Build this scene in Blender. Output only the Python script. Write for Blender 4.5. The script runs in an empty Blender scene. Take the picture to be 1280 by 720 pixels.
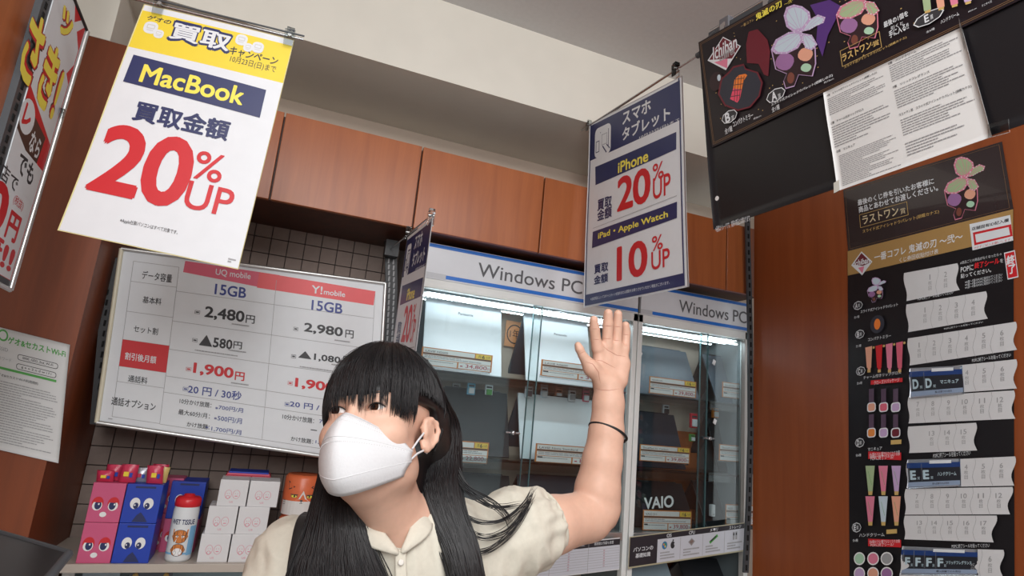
import bpy, bmesh, math, random
import numpy as np
from mathutils import Vector, Matrix, noise

# ------------------------------------------------------------------ camera, world, lights, exposure
scn = bpy.context.scene
col = scn.collection
F = 740.0
PITCH, ROLL, YAW = [math.radians(a) for a in (12.1, 5.3, 20.7)]
CAM = Vector((0, 0, 1.3))


def cam_rows():
    cy, sy = math.cos(YAW), math.sin(YAW); cp, sp = math.cos(PITCH), math.sin(PITCH); cr, sr = math.cos(ROLL), math.sin(ROLL)
    Ry = np.array([[cy, -sy, 0], [sy, cy, 0], [0, 0, 1]]); B = np.array([[1, 0, 0], [0, 0, -1], [0, 1, 0]])
    Rp = np.array([[1, 0, 0], [0, cp, sp], [0, -sp, cp]]); Rr = np.array([[cr, -sr, 0], [sr, cr, 0], [0, 0, 1]])
    return Rr @ Rp @ B @ Ry


RM = cam_rows()
cd = bpy.data.cameras.new('camera'); cd.sensor_width = 36; cd.lens = F / 1280 * 36; cd.clip_start = 0.02
co = bpy.data.objects.new('camera', cd); col.objects.link(co)
co.matrix_world = Matrix.Translation(CAM) @ Matrix([[RM[0][i], -RM[1][i], -RM[2][i]] for i in range(3)]).to_4x4()
scn.camera = co
scn.view_settings.view_transform = 'Standard'; scn.view_settings.look = 'None'
scn.view_settings.exposure = 0.05; scn.view_settings.gamma = 1.0
scn.view_settings.use_curve_mapping = False
w = bpy.data.worlds.new('world'); scn.world = w; w.use_nodes = True
w.node_tree.nodes['Background'].inputs[0].default_value = (.97, .98, 1.0, 1)
w.node_tree.nodes['Background'].inputs[1].default_value = 0.60
scn.cycles.max_bounces = 6; scn.cycles.transparent_max_bounces = 24
scn.cycles.caustics_reflective = False; scn.cycles.caustics_refractive = False


def area(name, loc, size, energy, color=(1, 1, 1), target=None, sy=None):
    l = bpy.data.lights.new(name, 'AREA'); l.energy = energy; l.color = color; l.size = size
    if sy: l.shape = 'RECTANGLE'; l.size_y = sy
    o = bpy.data.objects.new(name, l); col.objects.link(o); o.location = loc
    if target is not None:
        o.rotation_euler = (Vector(target) - Vector(loc)).to_track_quat('-Z', 'Y').to_euler()
    return o


area('ceiling_lamp', (0.1, -0.1, 2.70), 1.25, 8, (1, 1, 1), (0.1, 0.6, 0), 0.25)
area('ceiling_lamp', (-0.2, -1.1, 2.70), 1.25, 11, (1, 1, 1), (0, 0.3, 0.6), 0.25)
area('ceiling_lamp', (1.2, -0.5, 2.70), 1.25, 13, (1, 1, 1), (1.2, 0.5, 0.6), 0.25)
area('poster_fill', (-0.3, -1.2, 2.1), 0.7, 30, (1, 1, 1), (1.3, 1.2, 1.5), 0.9)  # added fill light, no real fixture: brightens the posters and sheets facing left


# ------------------------------------------------------------------ pixel of the photograph -> point on a surface of the shop
def ray(x, y):
    d = RM.T @ np.array([x - 640.0, y - 360.0, F]); return Vector(d)


def onY(x, y, Y): d = ray(x, y); return CAM + d * (Y / d.y)
def onX(x, y, X): d = ray(x, y); return CAM + d * (X / d.x)
def onP(x, y, p, n): d = ray(x, y); return CAM + d * ((Vector(p) - CAM).dot(n) / d.dot(n))


def ZM(ox, oy, s): return lambda x, y: (ox + x / s, oy + y / s)


# ------------------------------------------------------------------ materials
MATS = {}


def mat(name, c=(0.8, 0.8, 0.8), rough=0.5, metal=0.0, emit=None, es=1.0, spec=0.5, coat=0.0, noisy=0.0, nscale=30, bump=0.0, sss=0.0, trans=0.0):
    if name in MATS: return MATS[name]
    m = bpy.data.materials.new(name); m.use_nodes = True; nt = m.node_tree; b = nt.nodes['Principled BSDF']
    b.inputs['Base Color'].default_value = (*c, 1); b.inputs['Roughness'].default_value = rough; b.inputs['Metallic'].default_value = metal
    b.inputs['Specular IOR Level'].default_value = spec; b.inputs['Coat Weight'].default_value = coat
    if trans: b.inputs['Transmission Weight'].default_value = trans
    if sss:
        b.inputs['Subsurface Weight'].default_value = sss; b.inputs['Subsurface Radius'].default_value = (1, .4, .25); b.inputs['Subsurface Scale'].default_value = 0.008
    if emit: b.inputs['Emission Color'].default_value = (*emit, 1); b.inputs['Emission Strength'].default_value = es
    tc = nt.nodes.new('ShaderNodeTexCoord'); nz = nt.nodes.new('ShaderNodeTexNoise'); nz.inputs['Scale'].default_value = nscale; nz.inputs['Detail'].default_value = 4
    nt.links.new(tc.outputs['Object'], nz.inputs['Vector'])
    mx = nt.nodes.new('ShaderNodeMix'); mx.data_type = 'RGBA'; mx.blend_type = 'MULTIPLY'
    a = 1 - (noisy or 0.03)
    mr = nt.nodes.new('ShaderNodeMapRange'); mr.inputs[1].default_value = .3; mr.inputs[2].default_value = .7; mr.inputs[3].default_value = a; mr.inputs[4].default_value = 1.0
    nt.links.new(nz.outputs['Fac'], mr.inputs[0]); mx.inputs[0].default_value = 1
    mx.inputs[6].default_value = (*c, 1); nt.links.new(mr.outputs[0], mx.inputs[7]); nt.links.new(mx.outputs[2], b.inputs['Base Color'])
    if bump:
        bp = nt.nodes.new('ShaderNodeBump'); bp.inputs['Strength'].default_value = bump; bp.inputs['Distance'].default_value = 0.002
        nt.links.new(nz.outputs['Fac'], bp.inputs['Height']); nt.links.new(bp.outputs[0], b.inputs['Normal'])
    MATS[name] = m; return m


def wood(name, c1, c2, rough=0.32, axis=(14, 14, 0.9)):
    m = bpy.data.materials.new(name); m.use_nodes = True; nt = m.node_tree; b = nt.nodes['Principled BSDF']
    tc = nt.nodes.new('ShaderNodeTexCoord'); mp = nt.nodes.new('ShaderNodeMapping'); mp.inputs['Scale'].default_value = axis
    nz = nt.nodes.new('ShaderNodeTexNoise'); nz.inputs['Scale'].default_value = 2.2; nz.inputs['Detail'].default_value = 9; nz.inputs['Roughness'].default_value = .62; nz.inputs['Distortion'].default_value = .6
    n2 = nt.nodes.new('ShaderNodeTexNoise'); n2.inputs['Scale'].default_value = .55; n2.inputs['Detail'].default_value = 2
    cr = nt.nodes.new('ShaderNodeValToRGB'); cr.color_ramp.elements[0].position = .36; cr.color_ramp.elements[1].position = .66
    cr.color_ramp.elements[0].color = (*c1, 1); cr.color_ramp.elements[1].color = (*c2, 1)
    ad = nt.nodes.new('ShaderNodeMath'); ad.operation = 'MULTIPLY_ADD'; ad.inputs[1].default_value = .6; 
    ml = nt.nodes.new('ShaderNodeMath'); ml.operation = 'MULTIPLY'; ml.inputs[1].default_value = .4
    nt.links.new(tc.outputs['Object'], mp.inputs[0]); nt.links.new(mp.outputs[0], nz.inputs['Vector']); nt.links.new(mp.outputs[0], n2.inputs['Vector'])
    nt.links.new(n2.outputs['Fac'], ml.inputs[0]); nt.links.new(nz.outputs['Fac'], ad.inputs[0]); nt.links.new(ml.outputs[0], ad.inputs[2])
    nt.links.new(ad.outputs[0], cr.inputs[0]); nt.links.new(cr.outputs[0], b.inputs['Base Color'])
    b.inputs['Roughness'].default_value = rough; b.inputs['Specular IOR Level'].default_value = .5
    MATS[name] = m; return m


def glass_mat(name, tint, gloss=0.06):
    m = bpy.data.materials.new(name); m.use_nodes = True; nt = m.node_tree; nt.nodes.clear()
    o = nt.nodes.new('ShaderNodeOutputMaterial'); t = nt.nodes.new('ShaderNodeBsdfTransparent'); g = nt.nodes.new('ShaderNodeBsdfGlossy'); mx = nt.nodes.new('ShaderNodeMixShader')
    fr = nt.nodes.new('ShaderNodeFresnel'); fr.inputs['IOR'].default_value = 1.45
    t.inputs[0].default_value = (*tint, 1); g.inputs['Roughness'].default_value = 0.01
    nt.links.new(fr.outputs[0], mx.inputs[0]); nt.links.new(t.outputs[0], mx.inputs[1]); nt.links.new(g.outputs[0], mx.inputs[2]); nt.links.new(mx.outputs[0], o.inputs[0])
    MATS[name] = m; return m


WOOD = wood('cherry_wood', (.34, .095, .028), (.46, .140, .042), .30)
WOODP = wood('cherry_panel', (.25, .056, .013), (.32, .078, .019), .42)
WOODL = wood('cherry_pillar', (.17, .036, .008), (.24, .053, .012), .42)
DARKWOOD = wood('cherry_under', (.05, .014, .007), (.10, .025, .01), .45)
GLASS = glass_mat('glass', (.93, .97, .97)); CLEAR = glass_mat('clear_plastic', (.86, .88, .88))
CEIL = mat('ceiling_paint', (.66, .66, .66), .9, noisy=.05, nscale=60, bump=.1)
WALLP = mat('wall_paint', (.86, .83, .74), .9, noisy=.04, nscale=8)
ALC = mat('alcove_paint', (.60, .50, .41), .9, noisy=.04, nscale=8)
WHITE = mat('paper_white', (.76, .79, .82), .55); CARD = mat('gloss_card', (.78, .79, .80), .3)
INK = mat('ink_black', (.035, .035, .04), .5); NAVY = mat('ink_navy', (.018, .026, .11), .45); RED = mat('ink_red', (.62, .016, .024), .5)
YEL = mat('ink_yellow', (.86, .66, .04), .5); YELB = mat('ink_bright_yellow', (.92, .80, .10), .5); BLUEI = mat('ink_blue', (.05, .07, .28), .5); GREYI = mat('ink_grey', (.35, .35, .36), .6)
PINKI = mat('ink_pink', (.70, .13, .20), .5); PINKR = mat('ink_coral', (.80, .12, .13), .5); GREENI = mat('ink_green', (.08, .36, .07), .5)
GOLD = mat('ink_gold', (.62, .42, .14), .5); TAN = mat('ink_tan', (.42, .25, .085), .5); BLACKP = mat('black_card', (.011, .010, .012), .36, spec=.35)
CRIM = mat('ink_crimson', (.15, .010, .022), .5); VIOL = mat('ink_violet', (.09, .03, .20), .5); ICE = mat('ink_ice', (.55, .66, .74), .5); MAUV = mat('ink_mauve', (.34, .16, .36), .5)
PEACH = mat('ink_peach', (.78, .38, .26), .5); MINT = mat('ink_mint', (.42, .66, .47), .5); PLUM = mat('ink_plum', (.028, .010, .014), .5); ROSE = mat('ink_rose', (.74, .22, .33), .5); ORNG = mat('ink_orange', (.75, .25, .05), .5)
LILAC = mat('ink_lilac', (.55, .38, .62), .5)
ALU = mat('aluminium', (.62, .62, .61), .32, .85); STEEL = mat('steel', (.55, .56, .58), .25, 1.0); FRAME = mat('display_frame', (.80, .82, .80), .4, .0)
UPR = mat('upright_grey', (.085, .095, .105), .45, .3); BLK = mat('black_metal', (.018, .018, .02), .45); SLOT = mat('slot_dark', (.004, .004, .004), .9)
LED = mat('led', (1, 1, 1), .5, emit=(.85, .95, 1.0), es=7.0)
CREAMF = mat('cream_frame', (.72, .68, .52), .35)


# ------------------------------------------------------------------ building helpers
def tag(o, label=None, cat=None, group=None, kind=None):
    if label: o['label'] = label
    if cat: o['category'] = cat
    if group: o['group'] = group
    if kind: o['kind'] = kind
    return o


def empty(name, loc, label=None, cat=None, group=None):
    o = bpy.data.objects.new(name, None); col.objects.link(o); o.location = loc; o.empty_display_size = .05
    return tag(o, label, cat, group)


def wloc(o):
    v = Vector((0, 0, 0))
    while o is not None: v += o.location; o = o.parent
    return v


class MB:
    def __init__(s): s.v = []; s.f = []; s.m = []; s.mats = []; s.sm = []

    def mi(s, m):
        if m not in s.mats: s.mats.append(m)
        return s.mats.index(m)

    def poly(s, pts, m, smooth=False):
        b = len(s.v); s.v += [tuple(p) for p in pts]; s.f.append(list(range(b, b + len(pts)))); s.m.append(s.mi(m)); s.sm.append(smooth)

    def raw(s, vs, fs, m, smooth=False):
        b = len(s.v); s.v += [tuple(p) for p in vs]; i = s.mi(m)
        for f in fs: s.f.append([b + k for k in f]); s.m.append(i); s.sm.append(smooth)

    def box8(s, p, m):  # p: bottom ring 4, top ring 4
        s.raw(p, [(3, 2, 1, 0), (4, 5, 6, 7), (0, 1, 5, 4), (1, 2, 6, 5), (2, 3, 7, 6), (3, 0, 4, 7)], m)

    def box(s, lo, hi, m):
        x0, y0, z0 = lo; x1, y1, z1 = hi
        s.box8([(x0, y0, z0), (x1, y0, z0), (x1, y1, z0), (x0, y1, z0), (x0, y0, z1), (x1, y0, z1), (x1, y1, z1), (x0, y1, z1)], m)

    def slab(s, quad, off, m):  # quad of 4 points extruded by the vector off
        q = [Vector(p) for p in quad]; o = Vector(off); s.box8([*q, *[p + o for p in q]], m)

    def tube(s, pts, rad, m, n=8, caps=True, flat=1.0):
        pts = [Vector(p) for p in pts]; N = len(pts)
        if not hasattr(rad, '__len__'): rad = [rad] * N
        vs = []; up = None
        for i in range(N):
            t = (pts[min(i + 1, N - 1)] - pts[max(i - 1, 0)]).normalized()
            if up is None: up = t.orthogonal().normalized()
            up = (up - t * up.dot(t)).normalized(); sd = t.cross(up)
            for k in range(n):
                a = 2 * math.pi * k / n; vs.append(pts[i] + (up * math.cos(a) + sd * math.sin(a) * flat) * rad[i])
        fs = [(i * n + k, i * n + (k + 1) % n, (i + 1) * n + (k + 1) % n, (i + 1) * n + k) for i in range(N - 1) for k in range(n)]
        s.raw(vs, fs, m, True)
        if caps:
            s.raw(vs[:n], [tuple(range(n))[::-1]], m); s.raw(vs[-n:], [tuple(range(n))], m)

    def lathe(s, c, prof, m, n=24, axis=(0, 0, 1)):
        q = Vector((0, 0, 1)).rotation_difference(Vector(axis)); c = Vector(c); vs = []
        for r, h in prof:
            for k in range(n):
                a = 2 * math.pi * k / n; vs.append(c + q @ Vector((r * math.cos(a), r * math.sin(a), h)))
        fs = [(i * n + k, i * n + (k + 1) % n, (i + 1) * n + (k + 1) % n, (i + 1) * n + k) for i in range(len(prof) - 1) for k in range(n)]
        s.raw(vs, fs, m, True)

    def build(s, name, parent=None, loc=None, bevel=0, **kw):
        base = wloc(parent) if parent is not None else Vector((0, 0, 0))
        L = Vector(loc) if loc is not None else Vector((0, 0, 0))
        if parent is None and loc is None and s.v:
            a = np.array(s.v); L = Vector(((a[:, 0].min() + a[:, 0].max()) / 2, (a[:, 1].min() + a[:, 1].max()) / 2, a[:, 2].min()))
        off = base + L
        me = bpy.data.meshes.new(name)
        me.from_pydata([(p[0] - off.x, p[1] - off.y, p[2] - off.z) for p in s.v], [], s.f)
        for m in s.mats: me.materials.append(m)
        me.polygons.foreach_set('material_index', s.m); me.polygons.foreach_set('use_smooth', s.sm); me.update()
        o = bpy.data.objects.new(name, me); col.objects.link(o); o.location = L
        if parent is not None: o.parent = parent
        if bevel:
            b = o.modifiers.new('bevel', 'BEVEL'); b.width = bevel; b.segments = 2; b.limit_method = 'ANGLE'
        return tag(o, **kw)


def struct(name, mb, parent=None, **kw): return mb.build(name, parent, kind='structure', **kw)


# flat sheets: a board or paper given by its four corners; print is laid on it in sheet coordinates
_txt = {}


def glyphs(t, bold=0.0, shear=0.0, spacing=1.0, width=1.0):
    key = (t, bold, shear, spacing)
    if key in _txt: return _txt[key]
    c = bpy.data.curves.new('t', 'FONT'); c.body = t; c.size = 1; c.shear = shear; c.space_character = spacing; c.resolution_u = 4 if (len(t) < 12 and t.isascii()) else 2; c.fill_mode = 'FRONT'
    o = bpy.data.objects.new('t', c); col.objects.link(o)
    dg = bpy.context.evaluated_depsgraph_get(); me = o.evaluated_get(dg).to_mesh()
    n = len(me.vertices); v = np.zeros(n * 3, 'f'); me.vertices.foreach_get('co', v); v = v.reshape(-1, 3)[:, :2].copy()
    f = [tuple(p.vertices) for p in me.polygons]
    o.evaluated_get(dg).to_mesh_clear(); bpy.data.objects.remove(o); bpy.data.curves.remove(c)
    if n and bold:
        k_ = 8 if bold > .02 else 4; N_ = len(v); v0_ = v.copy(); f0_ = list(f); V_ = [v0_]; 
        for j in range(k_):
            a_ = 2 * math.pi * (j + .5) / k_; V_.append(v0_ + np.array([math.cos(a_), math.sin(a_)], 'f') * bold * .9); f = f + [tuple(i + (j + 1) * N_ for i in q) for q in f0_]
        v = np.concatenate(V_)
    if n:
        lo, hi = v.min(0), v.max(0); v = (v - lo) / np.maximum(hi - lo, 1e-6); asp = (hi - lo)[0] / (hi - lo)[1]
    else: asp = 1
    _txt[key] = (v, f, asp); return _txt[key]


class Sheet:
    def __init__(s, corners, bend=0.0):  # tl, tr, br, bl
        s.c = [Vector(c) for c in corners]; a, b, c_, d = s.c
        s.n = ((b - a).cross(d - a)).normalized()
        if s.n.dot(CAM - a) < 0: s.n = -s.n
        s.U = (b - a); s.V = (d - a); s.mb = MB(); s.k = 0; s.bend = bend

    def P(s, u, v, lift=0.0):
        a, b, c, d = s.c; p = a * (1 - u) * (1 - v) + b * u * (1 - v) + c * u * v + d * (1 - u) * v
        return p + s.n * (lift + s.bend * (4 * u * (1 - u) * .6 + .4 * math.sin(2.2 * math.pi * v) * (1 - u * .5)))

    def uv(s, px):
        h = onP(px[0], px[1], s.c[0], s.n); u = v = .5
        for _ in range(12):
            a, b, c, d = s.c; p = a * (1 - u) * (1 - v) + b * u * (1 - v) + c * u * v + d * (1 - u) * v; r = h - p
            du = (b - a) * (1 - v) + (c - d) * v; dv = (d - a) * (1 - u) + (c - b) * u
            A = np.array([[du.dot(du), du.dot(dv)], [du.dot(dv), dv.dot(dv)]]); x = np.linalg.solve(A, [r.dot(du), r.dot(dv)]); u += x[0]; v += x[1]
        return (u, v)

    def lay(s): s.k += 1; return .0004 + (4e-5 if s.bend else 1.5e-5) * s.k

    def poly(s, uvs, m, lift=None):
        L = lift if lift is not None else s.lay()
        if s.bend and len(uvs) == 4:
            n = 24; fs = []; vs = []
            for i in range(n + 1):
                for j in range(n + 1):
                    a, b = i / n, j / n
                    u = (uvs[0][0] * (1 - a) + uvs[1][0] * a) * (1 - b) + (uvs[3][0] * (1 - a) + uvs[2][0] * a) * b
                    v = (uvs[0][1] * (1 - a) + uvs[1][1] * a) * (1 - b) + (uvs[3][1] * (1 - a) + uvs[2][1] * a) * b
                    vs.append(s.P(u, v, L))
            fs = [(i * (n + 1) + j, (i + 1) * (n + 1) + j, (i + 1) * (n + 1) + j + 1, i * (n + 1) + j + 1) for i in range(n) for j in range(n)]
            s.mb.raw(vs, fs, m, True)
        else: s.mb.poly([s.P(u, v, L) for u, v in uvs], m)

    def rect(s, u0, v0, u1, v1, m): s.poly([(u0, v0), (u1, v0), (u1, v1), (u0, v1)], m)

    def rrect(s, u0, v0, u1, v1, m, r=.2, asp=None):
        W = s.U.length; H = s.V.length; w_, h_ = (u1 - u0) * W, (v1 - v0) * H; R = r * min(w_, h_); pts = []
        for cx, cy, a0 in ((u1 - R / W, v0 + R / H, -90), (u1 - R / W, v1 - R / H, 0), (u0 + R / W, v1 - R / H, 90), (u0 + R / W, v0 + R / H, 180)):
            for k in range(5):
                a = math.radians(a0 + 22.5 * k); pts.append((cx + R / W * math.cos(a), cy + R / H * math.sin(a)))
        L = s.lay(); s.mb.poly([s.P(u, v, L) for u, v in pts], m)

    def frame(s, u0, v0, u1, v1, t, m):
        tu = t / s.U.length; tv = t / s.V.length
        s.rect(u0, v0, u1, v0 + tv, m); s.rect(u0, v1 - tv, u1, v1, m); s.rect(u0, v0, u0 + tu, v1, m); s.rect(u1 - tu, v0, u1, v1, m)

    def line(s, p, q, t, m):
        W, H = s.U.length, s.V.length; d = Vector(((q[0] - p[0]) * W, (q[1] - p[1]) * H)); n = Vector((-d.y, d.x)).normalized() * t / 2; a, b = n.x / W, n.y / H
        s.poly([(p[0] - a, p[1] - b), (q[0] - a, q[1] - b), (q[0] + a, q[1] + b), (p[0] + a, p[1] + b)], m)

    def oval(s, cu, cv, ru, rv, m, n=20, a0=0, a1=360, rot=0):
        W, H = s.U.length, s.V.length; pts = []; cr, sr = math.cos(math.radians(rot)), math.sin(math.radians(rot))
        for k in range(n if a1 - a0 >= 360 else n + 1):
            a = math.radians(a0 + (a1 - a0) * k / n); x, y = ru * W * math.cos(a), rv * H * math.sin(a); pts.append((cu + (x * cr - y * sr) / W, cv + (x * sr + y * cr) / H))
        L = s.lay(); s.mb.poly([s.P(u, v, L) for u, v in pts], m)

    def text(s, t, b, m, bold=0.0, shear=0.0, sp=1.0, out=None, fit=True):
        """b = (u0, v0, u1, v1): the box that the lettering fills; fit=False keeps the letters' own width from the left"""
        v, f, asp = glyphs(t, bold, shear, sp)
        if not len(v): return
        u0, v0, u1, v1 = b
        if not fit: u1 = u0 + asp * (v1 - v0) * s.V.length / s.U.length
        L = s.lay()
        n_ = len(v) // (1 if not bold else 9 if bold > .02 else 5)
        s.mb.raw([s.P(u0 + (u1 - u0) * x, v1 - (v1 - v0) * y, L + 1.5e-6 * (i // n_)) for i, (x, y) in enumerate(v)], f, m)

    def boxpx(s, p, q): a = s.uv(p); b = s.uv(q); return (a[0], a[1], b[0], b[1])

    def tpx(s, t, p, q, m, **k): s.text(t, s.boxpx(p, q), m, **k)

    def ppx(s, pts, m): s.poly([s.uv(p) for p in pts], m)

    def microlines(s, u0, v0, u1, v1, n, m, seed=0, fill=.5, jag=.6):
        """rows of tiny dashes: small print too fine to read"""
        R = random.Random(seed); H = (v1 - v0) / n; L = s.lay()
        for i in range(n):
            e = u0 + (u1 - u0) * (1 - jag * R.random() ** 2); x = u0
            while x < e:
                wd = (u1 - u0) * R.uniform(.02, .09); x2 = min(x + wd, e)
                s.mb.poly([s.P(a, b, L) for a, b in ((x, v0 + i * H), (x2, v0 + i * H), (x2, v0 + (i + fill) * H), (x, v0 + (i + fill) * H))], m); x = x2 + (u1 - u0) * .008
    def back(s, name, root, m, thick=.0006):
        b = MB()
        if s.bend:
            n = 24; g = [s.P(i / n, j / n) for i in range(n + 1) for j in range(n + 1)]; N = len(g)
            fs = [(i * (n + 1) + j, (i + 1) * (n + 1) + j, (i + 1) * (n + 1) + j + 1, i * (n + 1) + j + 1) for i in range(n) for j in range(n)]
            ring = [i * (n + 1) for i in range(n + 1)] + [n * (n + 1) + j for j in range(1, n + 1)] + [i * (n + 1) + n for i in range(n - 1, -1, -1)] + [j for j in range(n - 1, 0, -1)]
            vs = g + [p - s.n * thick for p in g]
            fs = fs + [tuple(N + k for k in f[::-1]) for f in fs] + [(ring[k], ring[(k + 1) % len(ring)], ring[(k + 1) % len(ring)] + N, ring[k] + N) for k in range(len(ring))]
            b.raw(vs, fs, m, True)
        else: b.slab(s.c, -s.n * thick, m)
        return b.build(name, root)

    def done(s, root, name='lettering'): return s.mb.build(name, root)


def clip(p, d, root, label=None):
    """a clear plastic poster clip gripping a rod, hanging piece below"""
    b = MB(); p = Vector(p); d = Vector(d).normalized()
    n = Vector((0, 0, 1)).cross(d).normalized()
    for s_ in (-1, 1):
        q = [p + d * a + n * (s_ * .006) + Vector((0, 0, z)) for a, z in ((-.009, -.028), (.009, -.028), (.011, .012), (-.011, .012))]
        b.slab(q, n * (s_ * .003), CLEAR)
    b.tube([p + n * -.008, p + n * .008], .004, ALU, 8)
    b.box(p + Vector((-.008, -.008, .010)), p + Vector((.008, .008, .018)), CLEAR)
    return b.build('clip', root)


# ------------------------------------------------------------------ the shop's shell
YW, YS, ZC, ZA = 2.42, 1.95, 2.79, 2.47     # back wall, upper wall face, ceiling, alcove top
XR = 1.868
b = MB(); b.box((-2.2, -2.2, ZC), (3.2, YW + .1, ZC + .08), CEIL); struct('ceiling', b)
b = MB(); b.box((-2.2, -2.2, -.06), (3.2, YW + .1, 0), mat('floor_tile', (.45, .44, .42), .4, noisy=.1)); struct('floor', b)
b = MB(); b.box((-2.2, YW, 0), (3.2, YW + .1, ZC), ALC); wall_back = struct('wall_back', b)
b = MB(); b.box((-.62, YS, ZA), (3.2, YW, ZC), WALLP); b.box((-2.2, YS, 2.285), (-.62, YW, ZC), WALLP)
struct('wall_upper', b)
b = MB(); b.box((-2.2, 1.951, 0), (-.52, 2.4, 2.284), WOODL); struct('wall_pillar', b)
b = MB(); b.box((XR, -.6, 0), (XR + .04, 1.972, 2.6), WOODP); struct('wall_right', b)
b = MB(); b.box((-2.05, -2.2, 0), (-2.0, 1.98, ZC), WALLP); struct('wall_left', b)

# overhead cabinets: five carcasses with a door each, and a dark underside
seams = [-.51, -.11, .362, .85, 1.295, 1.742, 1.95]
names = ['behind the campaign poster with the yellow band', 'left of the small hanging phone poster', 'above the left shop-display header', 'left of the hanging phone and tablet poster', 'right of the hanging phone and tablet poster', 'against the slotted post on the right']
for i in range(6):
    x0, x1 = seams[i], seams[i + 1]; zb, zt = 1.912, 2.22
    r = empty('overhead_cabinet', ((x0 + x1) / 2, 2.2, zb), 'cherry wood overhead cabinet ' + names[i], 'cabinet', 'overhead cabinets')
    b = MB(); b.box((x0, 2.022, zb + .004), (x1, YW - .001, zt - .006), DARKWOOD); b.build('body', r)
    b = MB(); b.box((x0 + .003, 2.0, zb), (x1 - .003, 2.019, zt), WOOD); b.build('door', r, bevel=.0015)

# the left rack: tiled back panel, uprights
GRT = mat('grid_panel', (.27, .205, .175), .7, noisy=.12, nscale=40); GROUT = mat('grid_groove', (.075, .055, .048), .8)
b = MB(); b.box((-.52, 2.36, .6), (.42, 2.375, 1.93), GROUT); gp = struct('trim_1', b)
tb = MB(); tb.box((-.0285, 0, 0), (.0285, .008, .057), GRT)
tile0 = tb.build('tile', gp, loc=-wloc(gp))
for i in range(15):
    for j in range(21):
        z = .66 + j * .0605
        if 1.30 < z < 1.68: continue
        t = tile0 if (i == 0 and j == 0) else tile0.copy()
        if t is not tile0: col.objects.link(t); t.parent = gp
        t.location = Vector((-.49 + i * .0605, 2.350, z)) - wloc(gp)


def upright(pts_px, Y, wdt, m, label, slots, name='slotted_upright', slotm=SLOT, sl=(.006, .018), depth=.010, two=False):
    P = [onY(x, y, Y) for x, y in pts_px]; r = empty(name, (P[-1].x, Y, P[-1].z), label, 'post')
    b = MB()
    for p, q in zip(P[:-1], P[1:]):
        b.box8([(q.x, Y, q.z), (q.x + wdt, Y, q.z), (q.x + wdt, Y + depth, q.z), (q.x, Y + depth, q.z), (p.x, Y, p.z), (p.x + wdt, Y, p.z), (p.x + wdt, Y + depth, p.z), (p.x, Y + depth, p.z)], m)
    b.build('post', r)
    s = MB(); z0, z1 = P[-1].z, P[0].z; n = slots
    for k in range(n):
        z = z0 + (z1 - z0) * (k + .5) / n
        for p, q in zip(P[:-1], P[1:]):
            if q.z <= z <= p.z: x = q.x + (p.x - q.x) * (z - q.z) / (p.z - q.z)
        for o in ((.3, .7) if two else (.45,)):
            cx = x + wdt * o; s.box((cx - sl[0] / 2, Y - .0012, z - sl[1] / 2), (cx + sl[0] / 2, Y + .002, z + sl[1] / 2), slotm)
    s.build('slots', r, kind='stuff'); return r


upright([(932, 250), (936, 420), (936.5, 540), (934, 630), (930, 716)], 1.968, .0235, UPR, 'grey slotted steel upright beside the cherry wood side panel on the right', 42, sl=(.009, .021))
upright([(481, 300), (482, 360), (478, 460), (474, 560)], 2.2, .045, BLK, 'black double-slotted upright between the price board and the small hanging poster', 34, two=True, slotm=GREYI)
upright([(131, 320), (112, 530)], 2.13, .035, BLK, 'black upright at the left edge of the mobile price board', 16)


# ------------------------------------------------------------------ display cabinets
RW = [1.437, 1.135, .897]       # shelf tops
YG = 2.10                       # glass plane
HB = mat('header_board', (.70, .72, .76), .3); HBLUE = mat('header_blue', (.02, .17, .62), .35); CASEIN = mat('case_back', (.15, .19, .205), .5); CASED = mat('case_dark', (.05, .055, .06), .5)


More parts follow.
